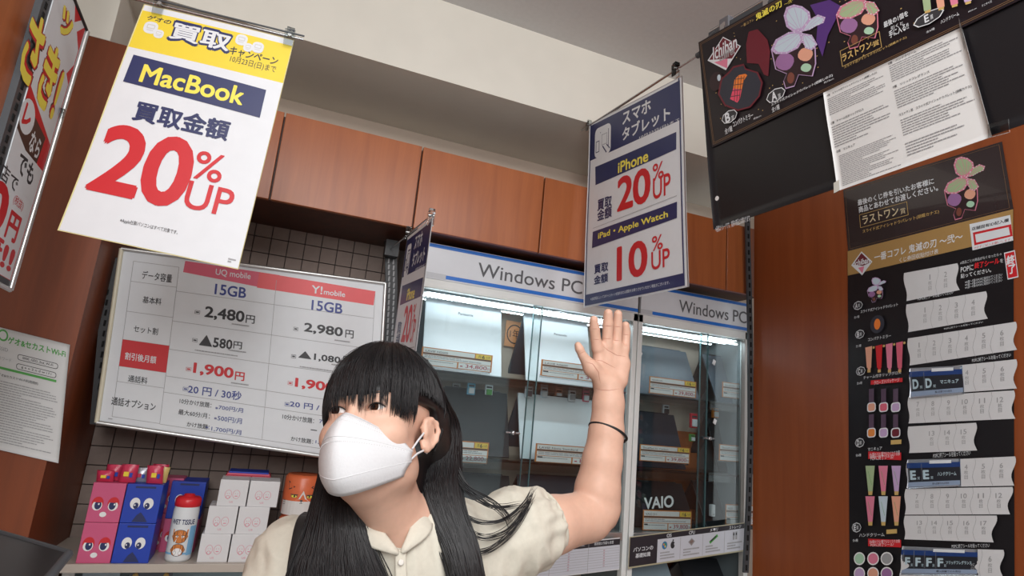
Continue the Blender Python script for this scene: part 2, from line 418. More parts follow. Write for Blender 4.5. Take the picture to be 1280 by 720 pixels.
def display_case(x0, x1, label, seed):
    r = empty('display_case', ((x0 + x1) / 2, 2.25, .35), label, 'display case', 'glass display cases')
    b = MB()
    for xa, xb in ((x0, x0 + .022), (x1 - .022, x1)): b.box((xa, YG - .012, .35), (xb, YG + .018, 1.765), FRAME)
    b.box((x0, YG - .012, 1.728), (x1, YG + .02, 1.762), FRAME); b.box((x0, YG - .008, .868), (x1, YG + .01, .897), ALU)
    b.build('frame', r, bevel=.002)
    b = MB(); b.box((x0, 2.43, .35), (x1, 2.44, 1.76), CASEIN); b.box((x0 + .002, YG + .02, .35), (x0 + .010, 2.43, 1.76), CASEIN); b.box((x1 - .010, YG + .02, .35), (x1 - .002, 2.43, 1.76), CASEIN)
    b.box((x0, YG + .02, 1.745), (x1, 2.43, 1.76), CASEIN); b.build('case_body', r)
    b = MB(); b.box((x0 + .006, YG - .014, 1.762), (x1 - .004, YG + .0, 1.895), HB); hb = b.build('header_board', r)
    for z in RW[:2]:
        b = MB(); b.box((x0 + .012, YG + .03, z - .008), (x1 - .012, 2.42, z), GLASS); b.build('shelf', r)
        b = MB(); b.box((x0 + .022, YG + .028, z - .034), (x1 - .03, YG + .030, z + .004), CLEAR); b.build('shelf_lip', r)
    b = MB(); b.box((x0 + .012, YG + .02, RW[2] - .014), (x1 - .012, 2.42, RW[2]), ALU); b.build('shelf', r)
    mid = (x0 + x1) / 2 + (.02 if x1 < 1.5 else .06)
    for k, (a, c, yy) in enumerate(((x0 + .022, mid + .015, YG - .002), (mid - .015, x1 - .022, YG + .008))):
        b = MB(); b.box((a, yy, .90), (c, yy + .005, 1.728), GLASS); d = b.build('glass_door', r)
        e = MB(); xx = c if k == 0 else a; e.box((xx - .0015, yy - .001, .90), (xx + .0015, yy + .006, 1.728), mat('glass_edge', (.08, .16, .17), .2)); e.build('edge', d)
    for yy, zz in ((YG + .025, 1.712), (YG + .10, 1.722), (YG + .2, 1.726)):
        s = MB(); s.box((x0 + .03, yy, zz - .004), (x1 - .03, yy + .012, zz + .006), ALU); n = int((x1 - x0) / .016)
        for i in range(n):
            x = x0 + .036 + i * .016
            if x > x1 - .035: break
            s.box((x - .0042, yy - .003, zz - .0075), (x + .0042, yy + .009, zz - .003), LED)
        s.build('led_strip', r)
    l = bpy.data.lights.new('case_light', 'AREA'); l.shape = 'RECTANGLE'; l.size = x1 - x0 - .1; l.size_y = .02; l.energy = 3.9 if x1 < 1.5 else 1.8; l.color = (.82, .93, 1)
    lo = bpy.data.objects.new('case_light', l); col.objects.link(lo); lo.location = ((x0 + x1) / 2, YG + .018, 1.722); lo.rotation_euler = (math.radians(16), 0, 0)
    return r, hb, mid


dc1, hb1, mid1 = display_case(.425, 1.362, 'left glass display case with white laptops under the first computer header', 1)
dc2, hb2, mid2 = display_case(1.366, 1.952, 'right glass display case with dark laptops beside the slotted post', 2)
for (x0, x1, hb, ref, tx) in ((.431, 1.358, hb1, ((531, 308), (728, 384)), ((598, 332), (727, 376))), (1.372, 1.948, hb2, ((795, 360), (934, 413)), ((849, 377), (933, 408)))):
    s = Sheet([(x0, YG - .0145, 1.893), (x1, YG - .0145, 1.893), (x1, YG - .0145, 1.764), (x0, YG - .0145, 1.764)])
    s.rect(0, 0, 1, .10, HBLUE); s.rect(0, .86, 1, .97, HBLUE)
    a, c = s.uv(tx[0]), s.uv(tx[1]); s.text('Windows PC', (a[0], .30, c[0], .72), mat('header_ink', (.10, .10, .11), .5), bold=.006)
    s.rect(.0, .84, .10, .99, mat('tape', (.55, .57, .6), .3)); s.done(hb)
# lock bars, sensor clips on the glass doors
for k, (px, root, Y) in enumerate((((641, 541), dc1, YG - .012), ((886, 548), dc2, YG - .012))):
    p = onY(*px, Y); b = MB(); b.tube([p + Vector((-.028, 0, 0)), p + Vector((.028, 0, 0))], .0042, STEEL, 10); b.lathe(p + Vector((0, .008, 0)), [(.009, 0), (.009, -.016), (.006, -.02), (0, -.02)][::-1], STEEL, 14, (0, 1, 0)); b.build('lock', root)
p = onY(890, 661, YG - .012); b = MB(); b.lathe(p, [(0, -.02), (.008, -.018), (.009, 0)], STEEL, 14, (0, 1, 0)); b.build('knob', dc2)
for px in ((800, 443), (892, 453), (794, 522), (893, 527)):
    p = onY(*px, YG - .003); b = MB(); b.slab([p + Vector((-.009, 0, -.006)), p + Vector((.003, 0, -.013)), p + Vector((.010, 0, .006)), p + Vector((-.002, 0, .013))], (0, -.004, 0), mat('clip_white', (.8, .8, .82), .3)); b.build('glass_clip', dc2)

# laptops standing like tents
LW = mat('laptop_white', (.74, .77, .80), .35); LB = mat('laptop_black', (.022, .024, .028), .28); LG = mat('laptop_gunmetal', (.085, .105, .13), .4); LBL = mat('laptop_pale_blue', (.36, .48, .55), .35); LN = mat('laptop_navy', (.035, .04, .055), .35)


def laptop(xl, xr, ytop, shelf, m, label, Yb=2.20, logo=None, skew=0.0, lm=INK, lean=.085, logopos=(.42, .12)):
    """xl, xr: pixel columns of the lower lid corners; ytop: pixel row of the upper edge"""
    z0 = shelf + .003; ym = {RW[0]: 470, RW[1]: 580, RW[2]: 655}.get(shelf, 740)
    a = onY(xl, ym, Yb).x; c = onY(xr, ym, Yb).x; zt = onY((xl + xr) / 2, ytop, Yb + lean).z; h = zt - z0
    r = empty('laptop', ((a + c) / 2, Yb + lean, z0), label, 'laptop')
    n = Vector((0, -h, lean)).normalized(); sx = skew
    q = [Vector((a + sx, Yb + lean, zt)), Vector((c + sx, Yb + lean, zt)), Vector((c, Yb, z0 + .002)), Vector((a, Yb, z0 + .002))]
    b = MB(); b.slab(q, -n * .009, m); b.build('lid', r, bevel=.002)
    b = MB(); b.slab([(a + .004, Yb + lean + .17, z0), (c - .004, Yb + lean + .17, z0), (c - .004 + sx, Yb + lean + .012, zt - .004), (a + .004 + sx, Yb + lean + .012, zt - .004)], (0, -.012, -.004), LB if m is not LW else LG); b.build('base', r, bevel=.002)
    b = MB()
    b.tube([(a + .03 + sx, Yb + lean + .006, zt - .002), (c - .03 + sx, Yb + lean + .006, zt - .002)], .006, LB, 8)
    b.build('hinge', r)
    s = Sheet([p + n * .0004 for p in q]); 
    if logo: s.text(logo, (logopos[0], .5 - logopos[1] / 2 - .24 + .0, logopos[0] + .2, .5 + logopos[1] / 2 - .24), lm, bold=.01); s.done(r, 'logo')
    return r


laptop(526, 627, 368, RW[0], LW, 'leftmost white laptop on the top shelf, above the price card reading 34,800', logo='Panasonic', logopos=(.42, .035))
laptop(658, 742, 398, RW[0], LW, 'white laptop on the top shelf behind the fingers of the raised hand', logo='Panasonic', logopos=(.45, .035))
laptop(544, 636, 487, RW[1], LB, 'black laptop on the middle shelf beside the 22,800 price card')
laptop(650, 748, 496, RW[1], LW, 'white laptop on the middle shelf left of the raised forearm')
laptop(540, 640, 592, RW[2], LB, 'black laptop on the lowest shelf below the 22,800 price card', lean=.07)
laptop(650, 760, 596, RW[2], LN, 'dark laptop on the lowest shelf just behind the raised elbow', lean=.07)
laptop(797, 876, 437, RW[0], LG, 'gunmetal laptop on the top shelf of the right case at its left', skew=-.02)
laptop(898, 960, 450, RW[0], LG, 'gunmetal laptop on the top shelf of the right case beside the slotted post', skew=-.025, Yb=2.17)
laptop(793, 858, 517, RW[1], LN, 'dark laptop on the middle shelf of the right case behind the 39,800 card', skew=-.01)
laptop(900, 960, 520, RW[1], LB, 'black laptop on the middle shelf of the right case beside the slotted post', skew=-.02)
laptop(787, 870, 603, RW[2], LB, 'black laptop on the lowest shelf with a shiny silver wordmark', skew=-.015, logo='VAIO', lm=mat('chrome_logo', (.9, .9, .9), .2, emit=None), logopos=(.42, .0))
laptop(884, 950, 603, RW[2], LB, 'black laptop on the lowest shelf behind the white charger', skew=-.02)
for o in bpy.data.objects:
    if o.get('label') == 'black laptop on the lowest shelf with a shiny silver wordmark':
        for ch in o.children:
            if ch.name.startswith('logo'): bpy.data.objects.remove(ch); break
        vo = o
s = Sheet([onY(805, 622, 2.216), onY(842, 619, 2.216), onY(842, 634, 2.206), onY(805, 637, 2.206)]); s.text('VAIO', (0, 0, 1, 1), MATS['chrome_logo'], bold=.03); s.done(vo, 'logo')
LOW = .62
laptop(792, 850, 700, LOW, LBL, 'pale blue laptop at the bottom of the right case below the information strip', lean=.1, Yb=2.16)
laptop(866, 930, 700, LOW, LB, 'black laptop at the bottom of the right case below the information strip', lean=.1, Yb=2.16)

# price cards
CARDO = mat('card_orange', (.62, .22, .06), .5); CARDW = mat('card_white', (.80, .80, .79), .4); CARDY = mat('card_yellow', (.88, .62, .10), .5); CARDR = mat('card_price', (.42, .03, .06), .5)


def price_card(tl, br, price, label, slope=.1, Y=2.135, model='', yel=True, cut=0):
    """tl, br: pixels of opposite corners of the card"""
    a = onY(*tl, Y); c = onY(*br, Y); r = empty('price_card', ((a.x + c.x) / 2, Y, c.z), label, 'price card', 'price cards in the display cases')
    s = Sheet([(a.x, Y, a.z), (c.x, Y, a.z), (c.x, Y, c.z), (a.x, Y, c.z)]); s.back('card', r, CARDO, .0012)
    b = MB(); b.box((a.x + .005, Y + .002, c.z - .006), (c.x - .005, Y + .02, c.z + .004), CLEAR); b.build('holder', r)
    s.rect(.02, .05, .74 if yel else .98, .29, CARDW); 
    if yel: s.rect(.755, .05, .98, .29, CARDY); s.text('月', (.79, .10, .83, .25), INK); s.text('6', (.845, .08, .885, .27), INK, bold=.03); s.text('カ月', (.90, .12, .96, .25), INK)
    s.rect(.02, .31, .98, .38, mat('card_bar', (.10, .07, .06), .5)); s.rect(.02, .40, .98, .62, CARDW); s.rect(.02, .65, .50, .96, CARDW); s.rect(.52, .65, .98, .96, CARDW)
    if model: s.text(model, (.05, .15, .05 + .028 * len(model), .26), INK)
    s.microlines(.04, .43, .95, .60, 2, GREYI, len(label)); s.microlines(.04, .72, .46, .80, 1, GREYI, 3); s.rect(.03, .68, .10, .75, INK)
    s.text(price, (.62, .69, .93, .92), CARDR, bold=.01); s.text('円', (.94, .78, .975, .92), CARDR); s.rect(.545, .80, .58, .86, CARDR); s.done(r)
    return r


price_card((528, 433), (614, 466), '34,800', 'price card reading 34,800 below the leftmost white laptop on the top shelf', model='LAVIE NS600')
price_card((677, 449), (765, 480), '34,800', 'price card partly hidden by the thumb of the raised hand on the top shelf', model='LAVIE NS600')
price_card((538, 548), (609, 580), '22,800', 'price card reading 22,800 on the middle shelf next to her ear', model='LIFEBOOK')
price_card((670, 554), (757, 583), '12,800', 'price card partly hidden by the forearm on the middle shelf', model='LAVIE Note Standard')
price_card((812, 470), (870, 498), '39,800', 'price card with three small white notches on the top shelf of the right case', model='dynabook')
price_card((903, 477), (960, 503), '39,800', 'price card at the slotted post on the top shelf', model='dynabook')
price_card((800, 555), (862, 580), '39,800', 'price card reading 39,800 on the middle shelf of the right case', model='ThinkPad X1 Carbon')
price_card((899, 555), (958, 580), '39,800', 'price card at the slotted post on the middle shelf', model='ThinkPad X1 Carbon')
price_card((804, 637), (864, 664), '39,800', 'price card below the silver wordmark on the lowest shelf', model='VAIO S11')
price_card((907, 630), (960, 657), '39,800', 'price card at the slotted post on the lowest shelf', yel=False, model='ASUS')

# small goods deeper in the cases: adapters, packs, a white charger
R = random.Random(5)


def small_pack(px, wh, Y, m, label, m2=WHITE, sheen=None):
    a = onY(*px, Y); w_, h_ = wh
    r = empty('blister_pack', (a.x, Y, a.z - h_), label, 'pack', 'small accessory packs behind the glass')
    b = MB(); b.box((a.x - w_ / 2, Y, a.z - h_), (a.x + w_ / 2, Y + .012, a.z), m); b.build('card', r, bevel=.001)
    b = MB(); b.box((a.x - w_ * .36, Y - .008, a.z - h_ * .9), (a.x + w_ * .36, Y, a.z - h_ * .4), m2); b.build('blister', r, bevel=.002)
    b = MB(); b.box((a.x - w_ * .35, Y - .0008, a.z - h_ * .3), (a.x + w_ * .35, Y, a.z - h_ * .15), INK); b.build('lettering', r)


PK = [((662, 483), WHITE, LG), ((681, 484), ICE, WHITE), ((699, 486), PEACH, WHITE), ((716, 488), WHITE, GREYI), ((733, 489), PINKI, WHITE), ((571, 479), GREYI, WHITE), ((590, 479), mat('pack_sky', (.15, .45, .65), .4), WHITE), ((612, 481), WHITE, GREENI),
      ((833, 506), WHITE, INK), ((895, 510), ORNG, WHITE), ((922, 510), WHITE, GREYI), ((913, 522), INK, WHITE), ((927, 524), GREYI, INK)]
PN = ('white pack with a dark blister, first of the row left of the wrist', 'pale blue pack, second of the row left of the wrist', 'peach pack, third of the row left of the wrist', 'white pack with a grey blister left of the wrist', 'pink pack just beside the wrist',
      'grey pack at the upper left of the black laptop', 'sky blue pack above the black laptop', 'white pack with a green blister above the black laptop', 'white pack with a black blister under the left gunmetal laptop', 'orange pack under the right gunmetal laptop', 'white pack with a grey blister by the slotted post', 'black pack with a white blister by the slotted post', 'grey pack with a black blister by the slotted post')
for i, (p, m1, m2) in enumerate(PK):
    small_pack(p, (.032, .045), 2.26 + .02 * (i % 3), m1, 'small ' + PN[i], m2)
small_pack((868, 517), (.034, .062), 2.17, mat('pack_red', (.55, .02, .04), .4), 'red and white pack between two laptops on the middle shelf', WHITE)
small_pack((866, 543), (.025, .03), 2.19, GREENI, 'small green pack between two laptops on the middle shelf', WHITE)
a = onY(892, 646, 2.13); r = empty('charger', (a.x, 2.14, a.z), 'white cube charger on the lowest shelf beside the door knob', 'charger')
b = MB(); b.box((a.x - .010, 2.13, a.z), (a.x + .010, 2.15, a.z + .048), mat('charger_white', (.82, .82, .84), .3)); b.build('body', r, bevel=.003)
b = MB(); b.box((a.x - .004, 2.129, a.z + .008), (a.x + .004, 2.1305, a.z + .011), GREYI); b.build('port', r)
# stickers inside the cases, orange sign and cherry panel seen between the laptops
b = MB(); b.box((1.60, 2.40, .60), (1.93, 2.425, 1.30), WOOD); b.build('cherry_panel', dc2)
s = Sheet([onY(633, 400, 2.40), onY(656, 404, 2.40), onY(654, 436, 2.40), onY(630, 432, 2.40)]); rr = empty('orange_notice', s.c[3], 'small orange notice seen between the two white laptops', 'notice')
s.back('sheet', rr, mat('notice_orange', (.75, .33, .14), .5)); s.oval(.5, .5, .42, .38, INK); s.oval(.5, .5, .37, .33, MATS['notice_orange']); s.text('1年', (.25, .32, .75, .66), INK); s.done(rr)

# information strips under the cases
s = Sheet([onY(787, 671, 2.07), onY(931, 653, 2.07), onY(930, 689, 2.07), onY(785, 711, 2.07)])
r = empty('information_strip', s.c[3], 'wide information strip on computer basics under the right display case', 'sign'); s.back('board', r, CARD, .002)
z = ZM(780, 560, 4.5)
SB = mat('strip_black', (.03, .028, .035), .4)
s.rect(0, 0, 1, 1, mat('strip_gold', (.45, .42, .28), .4)); s.rect(.005, .03, .995, .95, mat('strip_white', (.62, .64, .70), .4)); s.rect(.005, .03, .23, .95, SB); s.rect(.23, .03, .995, .20, SB)
s.text('パソコンの', (.035, .36, .195, .50), WHITE, bold=.02); s.text('基礎知識', (.055, .56, .175, .70), WHITE, bold=.02)
for k, t in enumerate(('OS', 'CPU', 'メモリ', 'ストレージ')):
    c = .325 + k * .195; wd = (.02, .025, .035, .055)[k]; s.text(t, (c - wd, .06, c + wd, .17), WHITE, bold=.01)
    if k: s.rect(c - .098, .22, c - .095, .93, GREYI)
    s.microlines(c - .07, .63, c + .07, .90, 3, GREYI, k)
    if k == 0:
        s.oval(c - .035, .42, .022, .13, mat('os_blue', (.05, .2, .35), .3))
        for q, mm in enumerate((ORNG, GREENI, HBLUE, YEL)): s.rect(c - .047 + (q % 2) * .012, .36 + (q // 2) * .07, c - .037 + (q % 2) * .012, .42 + (q // 2) * .07, mm)
        s.oval(c + .033, .44, .018, .12, INK); s.oval(c + .05, .42, .006, .04, MATS['strip_white']); s.oval(c + .036, .29, .006, .03, INK)
    if k == 1: s.poly([(c - .03, .42), (c, .30), (c + .03, .42), (c, .56)], GREYI); s.poly([(c - .02, .42), (c, .335), (c + .02, .42), (c, .52)], ALU)
    if k == 2: s.poly([(c - .04, .50), (c + .03, .28), (c + .04, .36), (c - .03, .58)], GREENI); s.poly([(c - .03, .47), (c + .02, .32), (c + .025, .36), (c - .025, .52)], INK)
    if k == 3: s.rect(c - .02, .28, c - .004, .55, GREYI); s.rect(c + .004, .28, c + .02, .55, GREYI); s.rect(c - .018, .32, c - .006, .40, INK); s.rect(c + .006, .32, c + .018, .40, INK)
s.done(r)
s = Sheet([onY(655, 684, 2.07), onY(775, 672, 2.07), onY(774, 712, 2.07), onY(650, 727, 2.07)])
r = empty('comparison_strip', s.c[3], 'comparison table strip under the left display case below her elbow', 'sign'); s.back('board', r, CARD, .002)
s.rect(.0, .03, 1, .22, SB); s.rect(.0, .22, 1, .97, MATS['strip_white'])
s.text('動画の再生もスムーズに対応', (.30, .08, .62, .16), WHITE); s.text('長時間の作業も快適', (.72, .07, .93, .17), WHITE)
for k in range(8): s.rect(0, .30 + k * .08, 1, .308 + k * .08, GREYI)
for k in (.27, .66): s.rect(k, .05, k + .004, .97, GREYI)
for k in range(7):
    for c in (.13, .46, .83): s.oval(c, .345 + k * .08, .008, .02, CARDR); s.oval(c, .345 + k * .08, .005, .013, MATS['strip_white'])
s.done(r)


# ------------------------------------------------------------------ hanging posters
def rod(p, q, rad, root, m=STEEL, name='rod', ends=True):
    b = MB(); b.tube([p, q], rad, m, 10); return b.build(name, root)


z = ZM(0, 0, 2.1175)
c0 = ray(225, 175).normalized() * 1.42 + CAM; az = math.radians(-6); nn = Vector((math.sin(az), -math.cos(az), 0))
mp = Sheet([onP(x, y, c0, nn) for x, y in ((180, 5), (368, 50), (298, 337), (72, 288))], bend=.004)
rp = empty('hanging_poster', mp.P(.5, 0), 'large hanging campaign poster with a yellow top band, its lettering announcing 20% up', 'poster')
mp.back('sheet', rp, mat('poster_yellow_back', (.85, .75, .35), .5)); mp.rect(.008, .004, .996, .997, WHITE); mp.rect(.008, .030, .995, .205, YEL)
zz = z
mp.tpx('ゲオの', zz(393, 40), zz(452, 68), INK, bold=.03, shear=.2)
bx = mp.boxpx(zz(458, 52), zz(607, 148))
W2 = MATS['paper_white']
mp.text('買取', bx, NAVY, bold=.085); dx = .012; mp.text('買取', (bx[0] + dx, bx[1] + dx, bx[2] - dx, bx[3] - dx), W2, bold=.03)
mp.tpx('キャンペーン', zz(612, 124), zz(733, 176), INK, bold=.03, shear=.15)
mp.tpx('10月23日(日)まで', zz(613, 149), zz(728, 197), INK, bold=.006)
IC = mat('icon_grey', (.62, .62, .58), .5)
for (x, y, w_) in ((400, 75, .05), (421, 92, .035), (640, 108, .045), (657, 128, .035), (683, 128, .045)):
    u, v = mp.uv(zz(x, y)); mp.rrect(u - w_ * .85, v - w_ * .55, u + w_ * .85, v + w_ * .55, W2, .4); mp.rrect(u - w_ * .5, v - w_ * .3, u + w_ * .5, v + w_ * .1, IC, .2); mp.rrect(u - w_ * .4, v - w_ * .22, u + w_ * .4, v + w_ * .02, W2, .2); mp.rect(u - w_ * .4, v + w_ * .2, u + w_ * .4, v + w_ * .27, IC)
mp.ppx([zz(355, 147), zz(705, 240), zz(688, 313), zz(327, 217)], NAVY)
mp.tpx('MacBook', zz(384, 172), zz(641, 282), YELB, bold=.028)
mp.tpx('買取金額', zz(366, 266), zz(600, 376), NAVY, bold=.035)
mp.tpx('20', zz(290, 322), zz(480, 560), RED, bold=.032, sp=.95)
mp.tpx('%', zz(527, 398), zz(582, 488), RED, bold=.01)
mp.tpx('UP', zz(503, 478), zz(607, 577), RED, bold=.012)
mp.tpx('※Apple社製パソコンはすべて対象です。', zz(322, 578), zz(470, 624), INK)
mp.microlines(.93, .965, .975, .985, 2, GREYI, 1); mp.done(rp)
d = (mp.c[1] - mp.c[0]).normalized(); a = mp.P(0, 0) - d * .12 + Vector((0, 0, .006)); c = mp.P(1, 0) + d * .018 + Vector((0, 0, .006))
rod(a, c, .0028, rp); rod(a + nn * .008 + Vector((0, 0, .006)), c + nn * .008 + Vector((0, 0, .004)) + d * .002, .002, rp, UPR)
for u in (.10, .965): clip(mp.P(u, 0) + Vector((0, 0, .006)), d, rp)

# the phone and tablet poster: one design printed twice
cz = ZM(700, 60, 2.118)
Xc = 1.0
cp = Sheet([onX(x, y, Xc) for x, y in (cz(78, 200), cz(325, 72), cz(341, 632), cz(62, 688))], bend=-.003)


def phone_poster(s, ref, big):
    """prints the design on the sheet s; the boxes are measured on the sheet ref"""
    T = lambda t, p, q, m, **k: s.text(t, ref.boxpx(cz(*p), cz(*q)), m, **k)
    PL = lambda pts, m: s.poly([ref.uv(cz(*p)) for p in pts], m)
    s.rect(.012, .006, .99, .997, WHITE)
    s.rect(.02, .018, .975, .222, NAVY)
    u, v = ref.uv(cz(112, 245)); s.rrect(u - .10, v - .085, u + .10, v + .085, W2, .2)
    for (a0, b0, a1, b1) in ((u - .03, v - .055, u + .075, v + .045), (u - .085, v - .01, u - .04, v + .055)): s.frame(a0, b0, a1, b1, .0035, NAVY)
    s.line((u + .0, v + .03), (u + .05, v + .075), .006, NAVY); s.line((u + .05, v + .03), (u + .09, v + .06), .005, NAVY); s.frame(u - .01, v - .035, u + .055, v + .025, .0015, NAVY)
    T('スマホ', (165, 170), (240, 168), W2, bold=.03); T('タブレット', (164, 212), (292, 188), W2, bold=.03)
    T('10月23日(日)まで', (209, 234), (319, 191), W2, bold=.01)
    PL([(93, 315), (308, 222), (308, 268), (94, 363)], NAVY); T('iPhone', (153, 303), (233, 299), YELB, bold=.025)
    T('20', (152, 345), (240, 405), RED, bold=.03, sp=.95); T('%', (245, 309), (275, 343), RED, bold=.01); T('UP', (246, 346), (294, 386), RED, bold=.012)
    T('買取', (100, 403), (137, 419), NAVY, bold=.03); T('金額', (100, 431), (137, 447), NAVY, bold=.03)
    p, q = ref.uv(cz(88, 478)), ref.uv(cz(310, 391)); s.line(p, q, .0015, GREYI)
    PL([(88, 487), (311, 407), (311, 450), (86, 530)], NAVY); T('iPad・Apple Watch', (102, 490), (287, 453), YELB, bold=.025)
    T('10', (151, 527), (232, 600), RED, bold=.03); T('%', (244, 500), (273, 531), RED, bold=.01); T('UP', (242, 541), (292, 577), RED, bold=.012)
    T('買取', (92, 575), (128, 590), NAVY, bold=.03); T('金額', (91, 604), (127, 619), NAVY, bold=.03)
    s.rect(.02, .938, .975, .992, NAVY); s.rect(.02, .006, .03, .99, NAVY); s.rect(.965, .006, .975, .99, NAVY)
    s.text('※当社所定によってはキャンペーンを除外または買取をお断りさせていただく場合がございます。', (.09, .957, .86, .972), W2)
    return


rc = empty('hanging_poster', cp.P(.5, 0), 'hanging navy and white phone and tablet poster above the raised hand', 'poster', 'phone and tablet posters')
cp.back('sheet', rc, WHITE); phone_poster(cp, cp, True); cp.done(rc)
p0 = onX(735 - 8, 163, Xc); p1 = onX(873, 69, Xc); rod(p0, p1, .0035, rc)
p0 = onX(738, 156, Xc); rod(p0 + Vector((.008, 0, 0)), p1 + Vector((.008, 0, .006)), .0022, rc, STEEL)
d = (p1 - p0).normalized()
for px in ((736, 155), (845, 84)): clip(onX(*px, Xc) + Vector((0, 0, -.004)), d, rc)
b = MB(); b.tube([p1 - d * .004, p1 + d * .012], .009, UPR, 10); b.build('end_cap', rc)

Xs = .32
sp_ = Sheet([onX(x, y, Xs) for x, y in ((509, 297), (541, 271), (523, 440), (490, 452))])
sp_.c[2] = sp_.c[1] + Vector((0, 0, -.60)); sp_.c[3] = sp_.c[0] + Vector((0, 0.01, -.60))
rs = empty('hanging_poster', sp_.P(.5, 0), 'smaller hanging phone and tablet poster seen edge-on behind her head', 'poster', 'phone and tablet posters')
sp_.back('sheet', rs, WHITE); phone_poster(sp_, cp, False); sp_.done(rs)
p0 = onX(541, 268, Xs); p1 = onX(508, 292, Xs); rod(p0 + (p0 - p1) * .05, Vector((Xs, 2.19, p1.z + .02)), .003, rs)
for q in (.08, .95): clip(p1.lerp(p0, q) + Vector((0, 0, .0)), p0 - p1, rs)
b = MB(); q = Vector((Xs, 2.17, p1.z + .02)); b.box(q + Vector((-.02, -.02, -.03)), q + Vector((.03, .02, .03)), BLK); b.build('bracket', rs)

# ------------------------------------------------------------------ mobile plan price board
z = ZM(120, 300, 2.571); YB = 2.08
oc = [onY(x, y, YB) for x, y in ((152, 311), (482, 352), (469, 580), (121, 528))]
oc[1].z = oc[0].z + .025; 
pb = Sheet(oc); rb = empty('price_board', pb.P(.5, 1), 'wide white mobile plan price board in a silver snap frame behind her', 'board')
bk = pb.back('panel', rb, WHITE, .012)
u0, v0, u1, v1 = .022, .028, .982, .975
b = MB()
for (a, c) in (((0, 0), (1, 0)), ((1, 0), (1, 1)), ((1, 1), (0, 1)), ((0, 1), (0, 0))):
    p, q = pb.P(*a, .002), pb.P(*c, .002); b.tube([p, q], .0065, CREAMF if a[1] != c[1] and a[0] == 0 else ALU, 8)
b.build('frame', rb)
pink = [z(287, 67), z(898, 165), z(893, 208), z(280, 103)]
V = lambda x, y: pb.uv(z(x, y))
colx = lambda v: (pb.uv(z(275, 100))[0], pb.uv(z(585, 160))[0])
lt = V(140, 30); lb = V(37, 565)
uL = (lt[0] + lb[0]) / 2; c1 = (V(275, 100)[0] + V(195, 590)[0]) / 2; c2 = (V(585, 160)[0] + V(525, 640)[0]) / 2; uR = V(895, 207)[0]
rows = [(135, 70, 0), (118, 133, 0), (95, 228, 0), (78, 318, 0), (62, 403, 0), (53, 452, 0), (37, 565, 0)]
vr = [V(x, y)[1] for x, y, _ in rows]
pk0 = V(287, 67)[1]; 
pb.ppx([z(*p) for p in ((287, 67), (590, 113), (583, 163), (280, 103))], PINKI); pb.ppx([z(*p) for p in ((525, 103), (898, 165), (892, 210), (517, 153))], PINKR)
for v in vr: pb.line((uL, v), (c1, v), .0012, GREYI)
vr2 = [V(x, y)[1] for x, y in ((265, 165), (247, 260), (230, 350), (213, 435), (205, 487), (195, 590))]
for v in vr2: pb.line((c1, v), (uR, v + .004), .0012, GREYI)
for u in (uL, c1, c2, uR): pb.line((u, vr[0]), (u, vr[-1]), .0012, GREYI)
pb.rect(uL, vr[3], c1, vr[4], RED)
for (t, p, q, m, bo) in [
    ('データ容量', (150, 98), (243, 138), INK, .015), ('基本料', (152, 180), (209, 210), INK, .015), ('セット割', (123, 273), (198, 306), INK, .015), ('割引後月額', (95, 360), (192, 398), W2, .02),
    ('通話料', (105, 433), (164, 464), INK, .015), ('通話オプション', (52, 503), (190, 550), INK, .02),
    ('UQ mobile', (386, 92), (496, 130), W2, .01), ('Y!', (694, 145), (727, 175), W2, .02), ('mobile', (733, 158), (800, 184), W2, .02),
    ('15GB', (384, 140), (481, 188), BLUEI, .022), ('15GB', (694, 192), (791, 238), BLUEI, .022),
    ('2,480', (352, 212), (475, 270), INK, .03), ('円', (483, 240), (509, 270), INK, .02), ('2,980', (670, 265), (792, 315), INK, .03), ('円', (802, 288), (827, 317), INK, .02),
    ('▲580', (335, 303), (437, 353), INK, .03), ('円', (443, 325), (468, 352), INK, .02), ('▲1,080', (652, 355), (785, 400), INK, .03), ('円', (795, 372), (818, 402), INK, .02),
    ('1,900', (315, 393), (440, 450), RED, .035), ('円', (448, 422), (476, 454), RED, .025), ('1,900', (641, 442), (766, 494), RED, .035), ('円', (776, 468), (802, 498), RED, .025),
    ('20 円 / 30秒', (298, 463), (466, 517), BLUEI, .02), ('20 円 / 30秒', (624, 515), (790, 560), BLUEI, .02),
    ('10分かけ放題：', (270, 508), (370, 540), INK, .01), ('700円/月', (395, 530), (472, 556), BLUEI, .01), ('最大60分/月：', (266, 543), (365, 575), INK, .01), ('500円/月', (392, 563), (468, 592), BLUEI, .01),
    ('かけ放題：', (293, 583), (364, 610), INK, .01), ('1,700円/月', (372, 598), (466, 628), BLUEI, .01),
    ('10分かけ放題：', (600, 558), (700, 590), INK, .01), ('700円/月', (718, 575), (795, 600), BLUEI, .01), ('ー', (690, 608), (710, 614), INK, .01), ('かけ放題：', (627, 630), (697, 656), INK, .01), ('1,700円/月', (706, 642), (796, 668), BLUEI, .01)]:
    pb.text(t, pb.boxpx(z(*p), z(*q)), m, bold=bo)
for (x, y, m) in ((326, 232, INK), (642, 286, INK), (318, 322, INK), (635, 374, INK), (298, 415, RED), (624, 460, RED), (288, 479, BLUEI), (614, 528, BLUEI), (388, 540, BLUEI), (384, 573, BLUEI), (357, 602, BLUEI)):
    u, v = V(x, y); k = .4 if y > 535 else .9; pb.frame(u - .010 * k, v - .011 * k, u + .010 * k, v + .011 * k, .0008, m); pb.rect(u - .006 * k, v - .004 * k, u + .006 * k, v + .004 * k, m)
for (x, y) in ((440, 268), (770, 320), (430, 352), (438, 457), (760, 398)): u, v = V(x, y); pb.microlines(u - .004, v, u + .06, v + .012, 1, GREYI, x, jag=.1)
